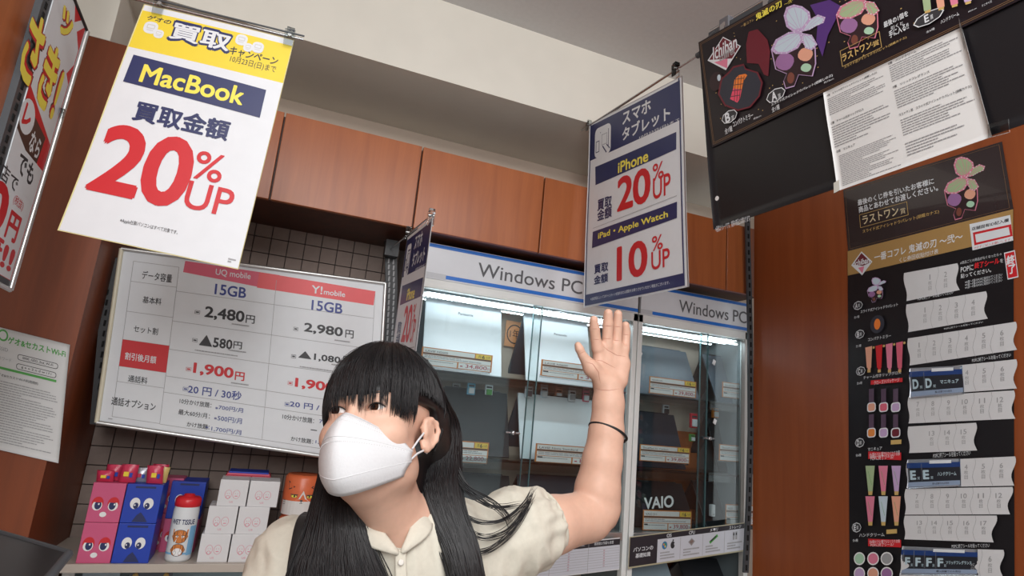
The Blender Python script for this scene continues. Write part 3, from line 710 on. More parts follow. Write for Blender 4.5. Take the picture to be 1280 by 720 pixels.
for (x, y, wd) in ((318, 352, .16), (655, 405, .14)): u, v = V(x, y); pb.microlines(u, v, u + wd, v + .01, 1, GREYI, x, jag=.1)
u, v = V(40, 572); pb.microlines(u, v, u + .03, v + .008, 1, GREYI, 2); pb.done(rb)

# shelf under the board with the goods on it
SHZ = .802; YSH = 2.02
b = MB(); b.box((-.525, YSH, SHZ - .022), (.41, 2.34, SHZ), mat('shelf_beige', (.50, .44, .38), .4)); rsf = b.build('rack_shelf', None, bevel=.001, label='beige metal shelf carrying the tissue boxes below the price board', cat='shelf')


def on_shelf(px, y, Y): return onY(px, y, Y).x


PKB = mat('box_pink', (.62, .10, .22), .4); BLB = mat('box_blue', (.012, .05, .42), .4); BXW = mat('box_white', (.72, .72, .73), .4)
EYEW = mat('eye_white', (.85, .85, .85), .4); BXR = mat('box_red', (.5, .02, .05), .4)


def char_box(x0, z0, wd, ht, Y, kind, label, dp=.11):
    r = empty('tissue_box', (x0 + wd / 2, Y, z0), label, 'box', 'pink and blue face boxes'); m = PKB if kind == 'pink' else BLB
    b = MB(); b.box((x0 + .001, Y, z0), (x0 + wd - .001, Y + dp, z0 + ht - .001), m); b.build('carton', r, bevel=.0015)
    s = Sheet([(x0, Y - .0002, z0 + ht), (x0 + wd, Y - .0002, z0 + ht), (x0 + wd, Y - .0002, z0), (x0, Y - .0002, z0)])
    if kind == 'pink':
        for cu, rot in ((.26, 10), (.72, -12)):
            s.oval(cu, .52, .17, .16, RED); s.oval(cu, .58, .145, .125, EYEW); s.oval(cu + (.02 if cu < .5 else -.02), .57, .10, .11, NAVY); s.oval(cu, .50, .17, .085, RED, a0=180, a1=360); s.oval(cu + .04, .545, .025, .025, EYEW)
        s.oval(.48, .80, .10, .065, PEACH if False else EYEW)
    else:
        for cu in (.32, .68):
            s.oval(cu, .50, .135, .145, EYEW); s.oval(cu + (.03 if cu < .5 else -.03), .56, .07, .08, NAVY); s.oval(cu + (.0 if cu < .5 else -.05), .545, .02, .02, EYEW)
        s.poly([(.32, .97), (.42, .80), (.52, .72), (.62, .82), (.74, .97)], NAVY); s.rect(.25, .06, .8, .11, NAVY)
    s.done(r, 'face'); return r


zq = ZM(90, 560, 3.8788)
xl = onY(*zq(50, 400), YSH + .01).x; xm = onY(*zq(219, 400), YSH + .01).x; xr_ = onY(*zq(402, 400), YSH + .01).x
hz = .106
char_box(xl, SHZ, xm - xl, hz, YSH + .01, 'pink', 'lower pink sleepy-eyed box at the left end of the shelf')
char_box(xl, SHZ + hz, xm - xl, hz, YSH + .01, 'pink', 'upper pink sleepy-eyed box carrying snack packs at the left end')
char_box(xm, SHZ, xr_ - xm, hz, YSH + .01, 'blue', 'lower blue round-eyed box left of the wet tissue canister')
char_box(xm, SHZ + hz, xr_ - xm, hz, YSH + .01, 'blue', 'upper blue round-eyed box carrying snack packs')
x2 = onY(*zq(425, 300), YSH + .15).x; x3 = onY(*zq(455, 300), YSH + .13).x; x4 = onY(*zq(628, 300), YSH + .13).x
char_box(x2 - .035, SHZ, .085, hz, YSH + .165, 'pink', 'lower pink box behind the blue boxes at the back of the shelf', .08)
char_box(x2 - .035, SHZ + hz, .085, hz, YSH + .165, 'pink', 'upper pink box behind the blue boxes at the back of the shelf', .08)
char_box(x3, SHZ, x4 - x3, hz - .01, YSH + .14, 'pink', 'lower pink box behind the wet tissue canister')
char_box(x3, SHZ + hz - .01, x4 - x3, hz + .005, YSH + .14, 'blue', 'blue round-eyed box directly behind the wet tissue canister')
SN1 = mat('snack_red', (.62, .04, .10), .3); SN2 = mat('snack_yellow', (.72, .55, .2), .3); SN3 = mat('snack_silver', (.5, .5, .55), .3, .4)
R = random.Random(3)
for i, (px, hh, m) in enumerate(((82, .030, SN1), (125, .045, SN1), (165, .036, SN2), (205, .05, SN1), (262, .04, SN3), (300, .035, SN3), (345, .05, SN1), (385, .045, SN2), (410, .05, SN1))):
    p = onY(*zq(px, 130), YSH + .05); y = YSH + .03 + .02 * (i % 3); z0 = SHZ + 2 * hz
    p.x = min(max(xl + (px - 50) / 352 * (xr_ - xl), xl + .023), xr_ - .023)
    r = empty('snack_pack', (p.x, y, z0), '%s snack pack standing on the %s box, %s' % (('red', 'silver', 'yellow')[0 if m is SN1 else 1 if m is SN3 else 2], 'upper pink' if px < 219 else 'upper blue', ('leftmost of all', 'second from the left', 'in the middle', 'at the right edge of the box', 'at the left edge', 'second from the left', 'in the middle', 'second from the right', 'rightmost of all')[i]), 'snack pack', 'snack packs on the face boxes')
    w2 = .021; t = R.uniform(-.006, .006); n = 8; vs = []
    for j in range(n + 1):
        v = j / n; th = .008 * math.sin(math.pi * v) + .0012
        for k in range(5):
            uu = k / 4 * 2 - 1; vs.append((p.x + uu * w2 + t * v, y - th * (1 - uu * uu) - .001, z0 + hh * v))
        for k in range(5):
            uu = 1 - k / 4 * 2; vs.append((p.x + uu * w2 + t * v, y + th * (1 - uu * uu) + .001, z0 + hh * v))
    fs = [(j * 10 + k, j * 10 + (k + 1) % 10, (j + 1) * 10 + (k + 1) % 10, (j + 1) * 10 + k) for j in range(n) for k in range(10)]
    b = MB(); b.raw(vs, fs, m, True); b.build('bag', r)
    b = MB(); b.box((p.x - w2 * .9 + t, y - .0022, z0 + hh * .93), (p.x + w2 * .9 + t, y + .0022, z0 + hh), CLEAR); b.build('seal', r)
    b = MB(); b.box((p.x - w2 * .5, y - .0115, z0 + hh * .35), (p.x + w2 * .1, y - .0095, z0 + hh * .6), YEL if m is SN1 else SN1); b.box((p.x + w2 * .2, y - .011, z0 + hh * .3), (p.x + w2 * .55, y - .009, z0 + hh * .55), BLB); b.build('label_print', r)

# wet tissue canister
p = onY(*zq(510, 540), YSH + .05); cx, cy = p.x, YSH + .05; rad = .0345; hb = .150
r = empty('wet_tissue_canister', (cx, cy, SHZ), 'white wet tissue canister with a red cap and an orange cat', 'canister')
b = MB(); b.lathe((cx, cy, SHZ), [(0, 0), (rad * .9, 0), (rad, .008), (rad, hb - .012), (rad * .95, hb)], mat('canister_white', (.75, .78, .80), .35), 36); b.build('body', r)
b = MB(); b.lathe((cx, cy, SHZ + hb), [(rad * .95, 0), (rad * 1.02, .002), (rad * 1.02, .020), (rad * .85, .027), (rad * .45, .028), (rad * .4, .034), (0, .035)], mat('cap_red', (.68, .02, .03), .35), 36); b.build('cap', r)


def wrapP(cx, cy, rad, z0, fac):  # cylinder face turned to the viewer
    def P(u, v, lift): a = (u - .5) * fac - .12; return Vector((cx + (rad + lift) * math.sin(a), cy - (rad + lift) * math.cos(a), z0 - v))
    return P


class Wrap(Sheet):
    def __init__(s, cx, cy, rad, ztop, h, ang):
        s.ang = ang; s.a = (cx, cy, rad, ztop, h); s.U = Vector((rad * ang, 0, 0)); s.V = Vector((0, 0, h)); s.mb = MB(); s.k = 0; s.bend = 0

    def P(s, u, v, lift=0.0):
        cx, cy, rad, zt, h = s.a; a = (u - .5) * s.ang - .0; return Vector((cx + (rad + lift) * math.sin(a), cy - (rad + lift) * math.cos(a), zt - v * h))

    def rect(s, u0, v0, u1, v1, m):
        L = s.lay(); n = max(2, int((u1 - u0) * 14))
        for i in range(n):
            a, c = u0 + (u1 - u0) * i / n, u0 + (u1 - u0) * (i + 1) / n; s.mb.poly([s.P(a, v0, L), s.P(c, v0, L), s.P(c, v1, L), s.P(a, v1, L)], m)

    def grid(s, poly, m, lift=None):
        s.mb.poly([s.P(u, v, s.lay()) for u, v in poly], m)

    def oval(s, cu, cv, ru, rv, m, n=20, a0=0, a1=360, rot=0):
        L = s.lay(); N = 6; 
        for i in range(N):  # thin vertical slices follow the curve
            x0, x1 = -1 + 2 * i / N, -1 + 2 * (i + 1) / N; h0, h1 = math.sqrt(max(0, 1 - x0 * x0)), math.sqrt(max(0, 1 - x1 * x1))
            s.mb.poly([s.P(cu + ru * x0, cv - rv * h0, L), s.P(cu + ru * x1, cv - rv * h1, L), s.P(cu + ru * x1, cv + rv * h1, L), s.P(cu + ru * x0, cv + rv * h0, L)], m)


CATO = mat('cat_orange', (.62, .20, .04), .5); CATW = mat('cat_white', (.85, .85, .85), .5)
wz = Wrap(cx, cy, rad, SHZ + hb - .012, hb - .02, 2.6)
wz.rect(.75, .30, 1.0, .92, mat('canister_blue', (.20, .45, .70), .5)); wz.rect(0.0, .86, 1, .90, MATS['canister_blue'])
wz.text('WET TISSUE', (.14, .16, .86, .27), NAVY, bold=.03)
for sx in (-1, 1): wz.grid([(.48 + sx * .23, .36), (.48 + sx * .06, .44), (.48 + sx * .22, .52)], CATO)
wz.oval(.48, .52, .245, .145, INK); wz.oval(.48, .52, .235, .135, CATO); wz.grid([(.48, .42), (.40, .56), (.27, .60), (.38, .655), (.58, .655), (.69, .60), (.56, .56)], CATW)
wz.oval(.40, .52, .045, .018, CATW); wz.oval(.57, .52, .045, .018, CATW); wz.oval(.41, .52, .015, .014, INK); wz.oval(.56, .52, .015, .014, INK); wz.rect(.34, .495, .46, .503, INK); wz.rect(.52, .495, .64, .503, INK)
wz.oval(.48, .80, .22, .13, INK); wz.oval(.48, .80, .21, .12, CATO); wz.oval(.48, .84, .14, .08, CATW); wz.oval(.41, .86, .05, .04, INK); wz.oval(.41, .86, .045, .036, CATW); wz.oval(.56, .86, .05, .04, INK); wz.oval(.56, .86, .045, .036, CATW)
wz.done(r, 'label_print')

# white boxes with two pink line-drawn figures
zr = ZM(90, 560, 3.8788); bi = 0
PL_ = mat('line_pink', (.70, .22, .30), .5)


def white_box(x0, x1, z0, z1, Y, label):
    r = empty('white_box', ((x0 + x1) / 2, Y, z0), label, 'box', 'small white cartons'); b = MB(); b.box((x0, Y, z0), (x1, Y + .095, z1), BXW); b.build('carton', r, bevel=.0015)
    b = MB(); b.box((x0 + .004, Y + .045, z1), (x1 - .004, Y + .047, z1 + .0006), GREYI); b.build('lid_seam', r)
    s = Sheet([(x0, Y - .0002, z1), (x1, Y - .0002, z1), (x1, Y - .0002, z0), (x0, Y - .0002, z0)])
    for cu, w3 in ((.34, .12), (.62, .13)):
        s.oval(cu, .55, w3, .17, PL_); s.oval(cu, .55, w3 - .014, .158, BXW); s.oval(cu - .04, .52, .012, .014, PL_); s.oval(cu + .04, .52, .012, .014, PL_); s.rect(cu - .05, .60, cu + .05, .63, PL_)
    s.oval(.34, .66, .07, .07, PL_); s.oval(.34, .655, .05, .05, BXW); s.text('US', (.42, .80, .54, .87), PL_); s.done(r, 'figure_print')


xs = [onY(*zr(602, 560), YSH + .02).x, onY(*zr(748, 560), YSH + .02).x, onY(*zr(754, 560), YSH + .02).x, onY(*zr(905, 560), YSH + .02).x]
h3 = .078
for cix, (xa, xb) in enumerate(((xs[0], xs[1]), (xs[2], xs[3]))):
    for rix in range(3):
        o = .006 * rix + (.012 if rix == 2 else 0); h_ = h3 * (1.0 if rix < 2 else .97)
        white_box(xa + o, xb + o, SHZ + rix * h3, SHZ + rix * h3 + h_, YSH + .02 + rix * .004, '%s white carton with pink line figures in the %s stack' % (('bottom', 'middle', 'top')[rix], ('left', 'right')[cix]))
# flat red and blue packs behind the white cartons, on top
zt = SHZ + 3 * h3
for k, (m, o) in enumerate(((BXR, 0), (PINKI, .004), (BLB, .008))):
    b = MB(); b.box((xs[0] + .03 + o, YSH + .125, zt - .004 + k * .005), (xs[3] - .005 - o, YSH + .21, zt + .001 + k * .005), m)
    r = b.build('flat_pack', None, bevel=.001, label=('lowest red', 'middle pink', 'top blue')[k] + ' flat pack lying behind the white cartons', cat='pack', group='flat packs')
b = MB(); b.box((xs[0] + .03, YSH + .13, SHZ), (xs[3] - .02, YSH + .21, zt - .004), BXW); b.build('carton_stack', None, bevel=.001, label='large white carton hidden behind the two stacks of small white cartons', cat='box')

# orange cat paper roll packs
RO = mat('roll_orange', (.72, .16, .06), .35, noisy=.1, nscale=60, bump=.3)


def roll_pack(cx, cy, z0, label):
    rad = .058; h = .125; r = empty('paper_roll_pack', (cx, cy, z0), label, 'paper roll', 'orange cat paper roll packs')
    b = MB(); b.lathe((cx, cy, z0), [(0, 0), (rad * .9, 0), (rad, .008), (rad * 1.01, h * .5), (rad, h - .010), (rad * .88, h), (rad * .4, h - .004), (0, h - .006)], RO, 32); b.build('roll', r)
    wr = Wrap(cx, cy, rad * 1.01, z0 + h, h, 2.6); C3 = mat('roll_white', (.72, .70, .68), .4)
    wr.rect(0, .62, 1, .96, C3)
    wr.grid([(.50, .36), (.42, .56), (.30, .64), (.66, .64), (.58, .56)], C3)
    for sx in (-1, 1):
        wr.grid([(.48 + sx * .34, .14), (.48 + sx * .16, .28), (.48 + sx * .30, .36)], INK); wr.grid([(.48 + sx * .325, .18), (.48 + sx * .19, .28), (.48 + sx * .295, .33)], RO)
        wr.oval(.48 + sx * .16, .50, .075, .040, INK); wr.oval(.48 + sx * .16, .505, .065, .030, YELB); wr.oval(.48 + sx * .15, .50, .022, .028, INK); wr.rect(.48 + sx * .16 - .08, .455, .48 + sx * .16 + .08, .47, INK)
        for q in range(3): wr.rect(.48 + sx * .40 - .04, .62 + q * .045, .48 + sx * .40 + .04, .63 + q * .045, INK)
    wr.oval(.48, .60, .03, .02, INK); wr.rect(.475, .60, .485, .66, INK); wr.rect(.45, .655, .51, .665, INK); wr.done(r, 'cat_print')


ax = onY(374, 640, 2.12).x
for (k, dxx, nm) in ((0, 0, 'left'), (1, .12, 'right')):
    roll_pack(ax + dxx, 2.12 + .01 * k, SHZ, 'lower orange cat paper roll pack in the %s column' % nm); roll_pack(ax + dxx, 2.12 + .01 * k, SHZ + .126, 'upper orange cat paper roll pack in the %s column' % nm)
    b = MB(); b.box((ax + dxx - .0, 2.2, SHZ), (ax + dxx + .001, 2.2, SHZ), RO)

# things below the shelf, bottom left: lit case below with blue laptop and a perforated strip
b = MB(); b.box((-.50, 2.10, .45), (-.475, 2.13, SHZ - .022), FRAME); b.box((-.50, 2.33, .45), (.41, 2.345, SHZ - .022), mat('low_case', (.35, .5, .55), .5)); b.build('lower_case', None, label='pale lower case frame below the shelf at bottom left', cat='case')
b = MB(); b.box((-.465, 2.12, .45), (-.435, 2.125, SHZ - .024), FRAME)
for k in range(9): b.box((-.455, 2.1185, .50 + k * .032), (-.447, 2.1205, .512 + k * .032), SLOT)
b.build('perforated_strip', None, label='pale perforated strip below the pink boxes', cat='strip')
b = MB(); b.slab([(-.42, 2.15, SHZ - .035), (-.33, 2.15, SHZ - .035), (-.31, 2.12, .5), (-.43, 2.12, .5)], (0, .01, 0), LBL); b.build('pale_tablet', None, label='pale blue tablet standing below the shelf under the blue boxes', cat='tablet')
b = MB(); b.box((-.30, 2.13, .5), (-.19, 2.15, SHZ - .045), LG)
for x in (-.285, -.205): b.lathe((x, 2.128, SHZ - .058), [(0, -.004), (.007, -.004), (.008, 0)], GOLD, 12, (0, 1, 0))
b.build('drive_unit', None, label='dark unit with two round screws below the wet tissue canister', cat='device')

# ------------------------------------------------------------------ left side: near upright, framed poster, paper on the pillar, dark tray
Xl = -.55
b = MB(); yp = onX(70, 0, Xl).y
b.box((Xl - .06, .25, .9), (Xl - .012, 1.36, 2.6), WOOD); struct('wall_end_panel', b)
P = [onX(77, -20, Xl + .0), onX(40, 96, Xl), onX(-6, 220, Xl)]
r = empty('slotted_upright', (Xl, 1.36, 1.2), 'blue-grey slotted upright at the upper left edge of the picture', 'post')
b = MB(); b.box((Xl - .03, 1.335, 1.2), (Xl, 1.375, 2.6), UPR); b.build('post', r)
b = MB()
for k in range(60): zk = 1.25 + k * .0225 * 1.0; b.box((Xl - .001, 1.348, zk), (Xl + .0012, 1.357, zk + .014), SLOT)
b.build('slots', r, kind='stuff')
fs_ = Sheet([(Xl, 1.36, 2.14), (Xl, 1.555, 2.14), (Xl, 1.545, 1.46), (Xl, 1.36, 1.46)])
fs_.n = Vector((1, 0, 0))
fs_.c = [Vector((Xl + .002, 1.372, 2.12)), Vector((Xl + .002, 1.565, 2.10)), Vector((Xl + .002, 1.535, 1.462)), Vector((Xl + .002, 1.372, 1.47))]
r = empty('framed_poster', fs_.P(.5, 1), 'red and yellow sale poster in a silver frame at the upper left edge', 'poster')
fs_.back('sheet', r, WHITE, .006)
b = MB(); b.tube([fs_.P(1, 0, .002), fs_.P(1, 1, .002)], .0055, ALU, 8); b.tube([fs_.P(1.03, 0, -.004), fs_.P(1.03, 1, -.004)], .0045, UPR, 8); b.tube([fs_.P(0, 1, .001), fs_.P(1, 1, .001)], .005, ALU, 8); b.tube([fs_.P(0, 0, .001), fs_.P(1, 0, .001)], .004, BLK, 8); b.build('frame', r)
q = onX(73, 140, Xl); b = MB(); b.box(q + Vector((0, -.008, -.008)), q + Vector((.012, .008, .008)), CLEAR); b.build('catch', r)
s = fs_; s.rect(0, 0, .95, 1, RED); s.rect(0, .0, .93, .97, WHITE); SB2 = mat('dark_brown_ink', (.07, .03, .02), .5)
s.poly([(0, 0), (.55, 0), (.2, .10), (0, .18)], WHITE); s.poly([(.93, 0), (.93, .10), (.75, .06)], RED); s.poly([(.93, .16), (.93, .24), (.8, .22)], RED); s.poly([(.5, 0), (.8, 0), (.62, .05)], RED)
for bo, m in ((.10, SB2), (.075, RED), (.035, YELB)): s.text('さき!', (-.35, .20, .78, .42), m, bold=bo); s.text('ッ', (.25, .055, .62, .15), m, bold=bo)
s.poly([(0, .40), (.93, .48), (.93, .60), (0, .50)], RED); s.poly([(0, .45), (.75, .48), (.70, .61), (0, .55)], SB2); s.oval(.16, .49, .2, .055, WHITE); s.text('レ', (.05, .455, .26, .525), RED, bold=.05); s.text('なら', (.38, .50, .70, .57), WHITE, bold=.03)
s.rect(0, .58, .93, .70, WHITE); s.text('でも', (.25, .59, .74, .66), INK, bold=.03); s.text('店で', (-.1, .67, .4, .72), INK, bold=.02)
s.text('0', (-.2, .72, .33, .87), RED, bold=.05); s.text('円', (.42, .77, .76, .86), RED, bold=.04); s.text('(税抜)', (.40, .72, .70, .755), RED)
s.text('康!!', (-.25, .86, .86, .955), RED, bold=.04); s.rect(0, .972, .95, 1, INK); s.done(r)

# Wi-Fi paper on the pillar
wp = Sheet([onY(x, y, 1.948) for x, y in ((0 - 40, 399), (87.5, 431), (73, 579), (0 - 50, 551))], bend=.002)
r = empty('notice_paper', wp.P(.5, 1), 'white Wi-Fi notice sheet taped to the wooden pillar on the left', 'notice'); wp.back('sheet', r, mat('paper_dim', (.66, .66, .66), .6))
z = ZM(0, 340, 1.895)
wp.tpx('ゲオ&セカストWi-Fi', z(20, 152), z(155, 203), GREENI, bold=.03); u, v = wp.uv(z(8, 150)); wp.oval(u, v, .05, .05, GREENI); wp.oval(u, v, .035, .035, MATS['paper_dim'])
wp.text('SSID', (.31, .16, .40, .19), GREYI); wp.text('パスワード', (.28, .24, .44, .27), GREYI)
for (p, q, t) in (((43, 192), (137, 233), '0000_GEO_2nd_Wi-Fi'), ((40, 215), (133, 253), 'g e o 2 n d w i f i')):
    b4 = wp.boxpx(z(*p), z(*q)); b4 = (b4[0], b4[1] + .0, b4[2], b4[3]); hh = .05; c = (b4[1] + b4[3]) / 2
    wp.rrect(b4[0], c - hh / 2, b4[2], c + hh / 2, INK, .4); wp.rrect(b4[0] + .006, c - hh / 2 + .005, b4[2] - .006, c + hh / 2 - .005, MATS['paper_dim'], .4); wp.text(t, (b4[0] + .05, c - .012, b4[2] - .05, c + .012), INK, bold=.02)
wp.rect(.3, .325, .9, .345, GREENI)
wp.text('ゲオ&セカストWi-Fi利用規約', (.32, .38, .72, .405), INK)
wp.microlines(.32, .44, .93, .95, 24, GREYI, 9, .35); wp.done(r)

# dark tray edge at the bottom left
r = empty('card_tray', (-.42, 1.1, .95), 'black tray with a grey rim in the bottom left corner', 'tray')
zt = 1.0; pts = [(-60, 648), (0, 664), (86, 692), (93, 697), (50, 735), (-60, 800)]
Q = []
for x, y in ((-70, 645), (86, 690), (40, 745), (-90, 800)):
    d_ = ray(x, y); Q.append(CAM + d_ * ((.985 - 1.3) / d_.z))
b = MB(); b.slab(Q, (0, 0, -.015), mat('tray_black', (.006, .006, .008), .35)); b.build('base', r)
b = MB()
for i in range(4):
    p, q = Q[i], Q[(i + 1) % 4]; b.tube([p + Vector((0, 0, -.004)), q + Vector((0, 0, -.004))], .008, UPR, 8)
b.build('rim', r)
# ------------------------------------------------------------------ right side: banner on a bar, printed sheets on the panel
Xb = .985


def along(p, q, y):  # point of the line p-q at depth y
    t = (y - p.y) / (q.y - p.y); return p.lerp(q, t)


B = lambda x, y, X=Xb: onX(x, y, X)
YN = .40
tl, bl = B(873, 53), B(891.5, 287)
ban = Sheet([tl, along(tl, B(964, 2), YN), along(bl, B(1255, 163), YN), bl], bend=-.003)
r = empty('hanging_banner', ban.P(.5, 0), 'large black prize lottery banner hanging from a dark bar at the upper right', 'banner')
ban.back('backing', r, BLACKP, .002)
z3 = ZM(860, 0, 4.5); z2 = ZM(860, 0, 2.483)
u, v = ban.uv((896.5, 248)); ban.oval(u, v, .009, .011, EYEW)
ban.tpx('※画像はイメージです。実際の商品とは異なります。', (894, 283), (938, 276), W2)
ban.done(r)
cl = B(890.2, 184.5, Xb - .004)
crd = Sheet([B(873, 53, Xb - .004), along(B(873, 53, Xb - .004), B(964, 2, Xb - .004), YN), along(cl, B(1198, 37, Xb - .004), YN), cl])
rcd = empty('prize_card', crd.P(.5, 0), 'dark printed prize card with butterflies clipped over the top of the black banner', 'card')
crd.back('card', rcd, mat('card_night', (.012, .007, .010), .40, spec=.35), .0015)
s = crd; BRZ = mat('ink_bronze', (.20, .11, .05), .5); BFG = mat('ink_leaf', (.38, .50, .28), .5); PKE = mat('ink_pink_edge', (.70, .22, .32), .5)
for o in (.012, .02): s.frame(o * .6, o * 1.6, 1.0, 1 - o * 1.6, .0015, BRZ)
pp = lambda pts, m, zf=z3: s.ppx([zf(*p) for p in pts], m)
for u, v in [(R.uniform(.03, .9), R.uniform(.1, .9)) for _ in range(90)]: s.oval(u, v, .0022, .0045, GOLD, 5)
pp([(345, 180), (395, 165), (450, 225), (465, 290), (455, 430), (430, 420), (400, 360), (335, 355), (330, 250)], CRIM)
pp([(690, 30), (800, 0), (870, 40), (830, 120), (790, 200), (760, 320), (725, 230), (735, 110)], VIOL)
pp([(900, 60), (940, 120), (1010, 150), (985, 240), (960, 150), (900, 130)], CRIM)
s.ppx([z3(x, y) for x, y in ((200, 208), (301, 260), (216, 396), (113, 342))], W2); pp([(200, 214), (293, 262), (251, 330), (122, 338)], CRIM); pp([(150, 352), (226, 330), (224, 386)], ROSE)
for bo, m in ((.12, CRIM), (.02, W2)): s.tpx('Ichiban', z3(136, 272), z3(283, 268), m, bold=bo, shear=.2)
s.tpx('coffret', z3(176, 305), z3(272, 300), GREYI, bold=.03, shear=.3)


def butterfly(s, f, wing, edge, body=PLUM, glow=True, simple=False):
    """f maps the drawing's own frame to pixels of the photograph"""
    W = [[(545, 90), (560, 45), (600, 30), (645, 40), (685, 70), (692, 110), (650, 170), (600, 180), (560, 150)], [(640, 180), (690, 112), (735, 86), (775, 100), (765, 130), (720, 150), (690, 168)],
         [(640, 178), (570, 185), (500, 225), (474, 280), (500, 303), (560, 302), (620, 272), (652, 220)], [(648, 190), (700, 200), (730, 252), (700, 282), (665, 272), (650, 230)]]
    PALT = [(478, 290), (500, 390), (560, 415), (543, 455), (555, 495), (602, 482), (625, 420), (700, 428), (718, 360), (715, 275), (640, 240), (540, 250)]

    def g(pts, c, k): return [f(c[0] + (x - c[0]) * k, c[1] + (y - c[1]) * k) for x, y in pts]

    def cen(pts): return (sum(p[0] for p in pts) / len(pts), sum(p[1] for p in pts) / len(pts))
    if glow: s.ppx(g(PALT, cen(PALT), 1.06), edge)
    s.ppx(g(PALT, cen(PALT), 1.0), body)
    for c0, rx, ry, m in (((548, 348), 52, 50, MAUV), ((664, 308), 42, 38, PEACH), ((582, 440), 20, 32, mat('ink_brown', (.20, .06, .04), .5)), ((668, 382), 30, 24, MINT)):
        s.ppx([f(c0[0] + rx * math.cos(a) * (1 - .1 * math.sin(2 * a)), c0[1] + ry * math.sin(a)) for a in [k * math.pi / 7 for k in range(14)]], m)
    for pts in W:
        c = cen(pts); s.ppx(g(pts, c, 1.05), edge); s.ppx(g(pts, c, .84), wing)
    if simple: return
    for a, bb in (((560, 60), (635, 175)), ((600, 40), (640, 170)), ((640, 60), (640, 170)), ((670, 85), (642, 170)), ((550, 110), (635, 175)), ((760, 100), (660, 175)), ((730, 100), (660, 170)), ((490, 270), (640, 185)), ((540, 290), (640, 190)), ((590, 285), (645, 195)), ((510, 230), (640, 185)), ((690, 270), (655, 195)), ((715, 240), (655, 190))):
        s.line(s.uv(f(*a)), s.uv(f(*bb)), .0012 if s.U.length > .3 else .0007, edge)
    for pts in W:
        n = len(pts)
        for k in range(n * 2):
            p, q = pts[k // 2], pts[(k // 2 + 1) % n]; t = .5 * (k % 2); cc = cen(pts); x, y = p[0] + (q[0] - p[0]) * t, p[1] + (q[1] - p[1]) * t
            u, v = s.uv(f(cc[0] + (x - cc[0]) * .96, cc[1] + (y - cc[1]) * .96)); s.oval(u, v, .0016 / s.U.length, .0016 / s.V.length, W2, 6)


butterfly(s, lambda x, y: z3(x, y), ICE, LILAC)
butterfly(s, lambda x, y: z2(465 + (x - 475) * .52, -72 + (y - 30) * .48), BFG, PKE)
# compact mirror
s.oval(*s.uv(z3(165, 460)), .032, .085, PLUM); s.oval(*s.uv(z3(182, 440)), .008, .03, ICE)
for k_, m in ((1.08, CRIM), (1.0, mat('ink_slate', (.028, .03, .045), .5))): pp([(305 + (x - 305) * k_, 500 + (y - 500) * k_) for x, y in ((265, 385), (320, 372), (330, 395), (395, 415), (420, 470), (405, 540), (355, 600), (290, 618), (220, 590), (185, 530), (200, 450), (245, 410))], m)
MR = mat('ink_fire', (.85, .22, .03), .5); MP = mat('ink_fire_pink', (.80, .08, .15), .5)
pp([(330, 418), (342, 425), (320, 460), (310, 510), (300, 560), (285, 580), (250, 560), (262, 500), (270, 450), (295, 425)], MR); pp([(262, 500), (310, 505), (300, 560), (285, 580), (245, 560)], MP)
for k in range(4): pp([(262 - 4 * k, 448 + 32 * k), (325 - 8 * k, 440 + 32 * k), (325 - 8 * k, 444 + 32 * k), (262 - 4 * k, 452 + 32 * k)], INK); pp([(275 + 16 * k, 430), (278 + 16 * k, 430), (270 + 14 * k, 572), (267 + 14 * k, 572)], INK)
# writing of the card
s.tpx('鬼滅の刃', z2(213, 46), z2(297, 22), YELB, bold=.03); s.tpx('一番コフレ', z2(168, 80), z2(210, 66), GOLD); s.tpx('～弐～', z2(303, 12), z2(340, 2), YELB)
for (t, p, q) in (('A', (262, 290), (282, 310)), ('B', (118, 355), (137, 378))):
    a = s.uv(z2(p[0] + 15, (p[1] + q[1]) / 2 - 3)); s.oval(a[0], a[1], .036, .055, W2, 8); s.oval(a[0], a[1], .033, .048, INK, 8); s.tpx(t, z2(*p), z2(*q), W2, bold=.04); s.tpx('賞', z2(q[0] + 1, q[1] - 16), z2(q[0] + 12, q[1] - 5), W2)
s.tpx('スライド式アイシャドウパレット(胡蝶しのぶ)', z2(263, 323), z2(455, 240), W2, bold=.02); s.tpx('約10cm', z2(427, 256), z2(458, 248), W2); s.tpx('全1種', z2(264, 336), z2(290, 340), W2, bold=.01)
s.tpx('コンパクトミラー', z2(143, 380), z2(208, 366), W2, bold=.02); s.tpx('約8cm', z2(208, 368), z2(232, 363), W2); s.tpx('全1種', z2(118, 402), z2(143, 408), W2, bold=.01)
s.line(s.uv(z2(265, 330)), s.uv(z2(455, 232)), .0008, GREYI)
s.tpx('ラストワン', z2(482, 172), z2(577, 150), GOLD, bold=.03); s.tpx('賞', z2(578, 133), z2(600, 140), GOLD, bold=.01)
a, c_ = s.uv(z2(478, 168)), s.uv(z2(606, 138)); s.frame(a[0], a[1] - .02, c_[0], c_[1] + .03, .0012, GOLD)
s.tpx('スライド式アイシャドウパレット(胡蝶カナエ)', z2(490, 208), z2(685, 122), GOLD, bold=.01)
for t, p, q in (('最後の1個を', (612, 72), (690, 52)), ('引くと', (635, 86), (674, 78)), ('手に入る!!', (628, 100), (692, 92))): s.tpx(t, z2(*p), z2(*q), W2, bold=.02)
a = s.uv(z2(752, 58)); s.oval(a[0], a[1], .034, .05, W2, 8); s.oval(a[0], a[1], .031, .044, INK, 8); s.tpx('E', z2(738, 52), z2(755, 68), W2, bold=.03); s.tpx('賞', z2(757, 50), z2(768, 60), W2)
s.tpx('ハンドクリーム', z2(790, 66), z2(848, 50), W2, bold=.01); s.tpx('約9cm', z2(876, 38), z2(902, 30), W2); s.tpx('全6種', z2(745, 100), z2(772, 94), W2)
s.tpx('ミニサイズ', z2(918, 18), z2(950, 10), W2)
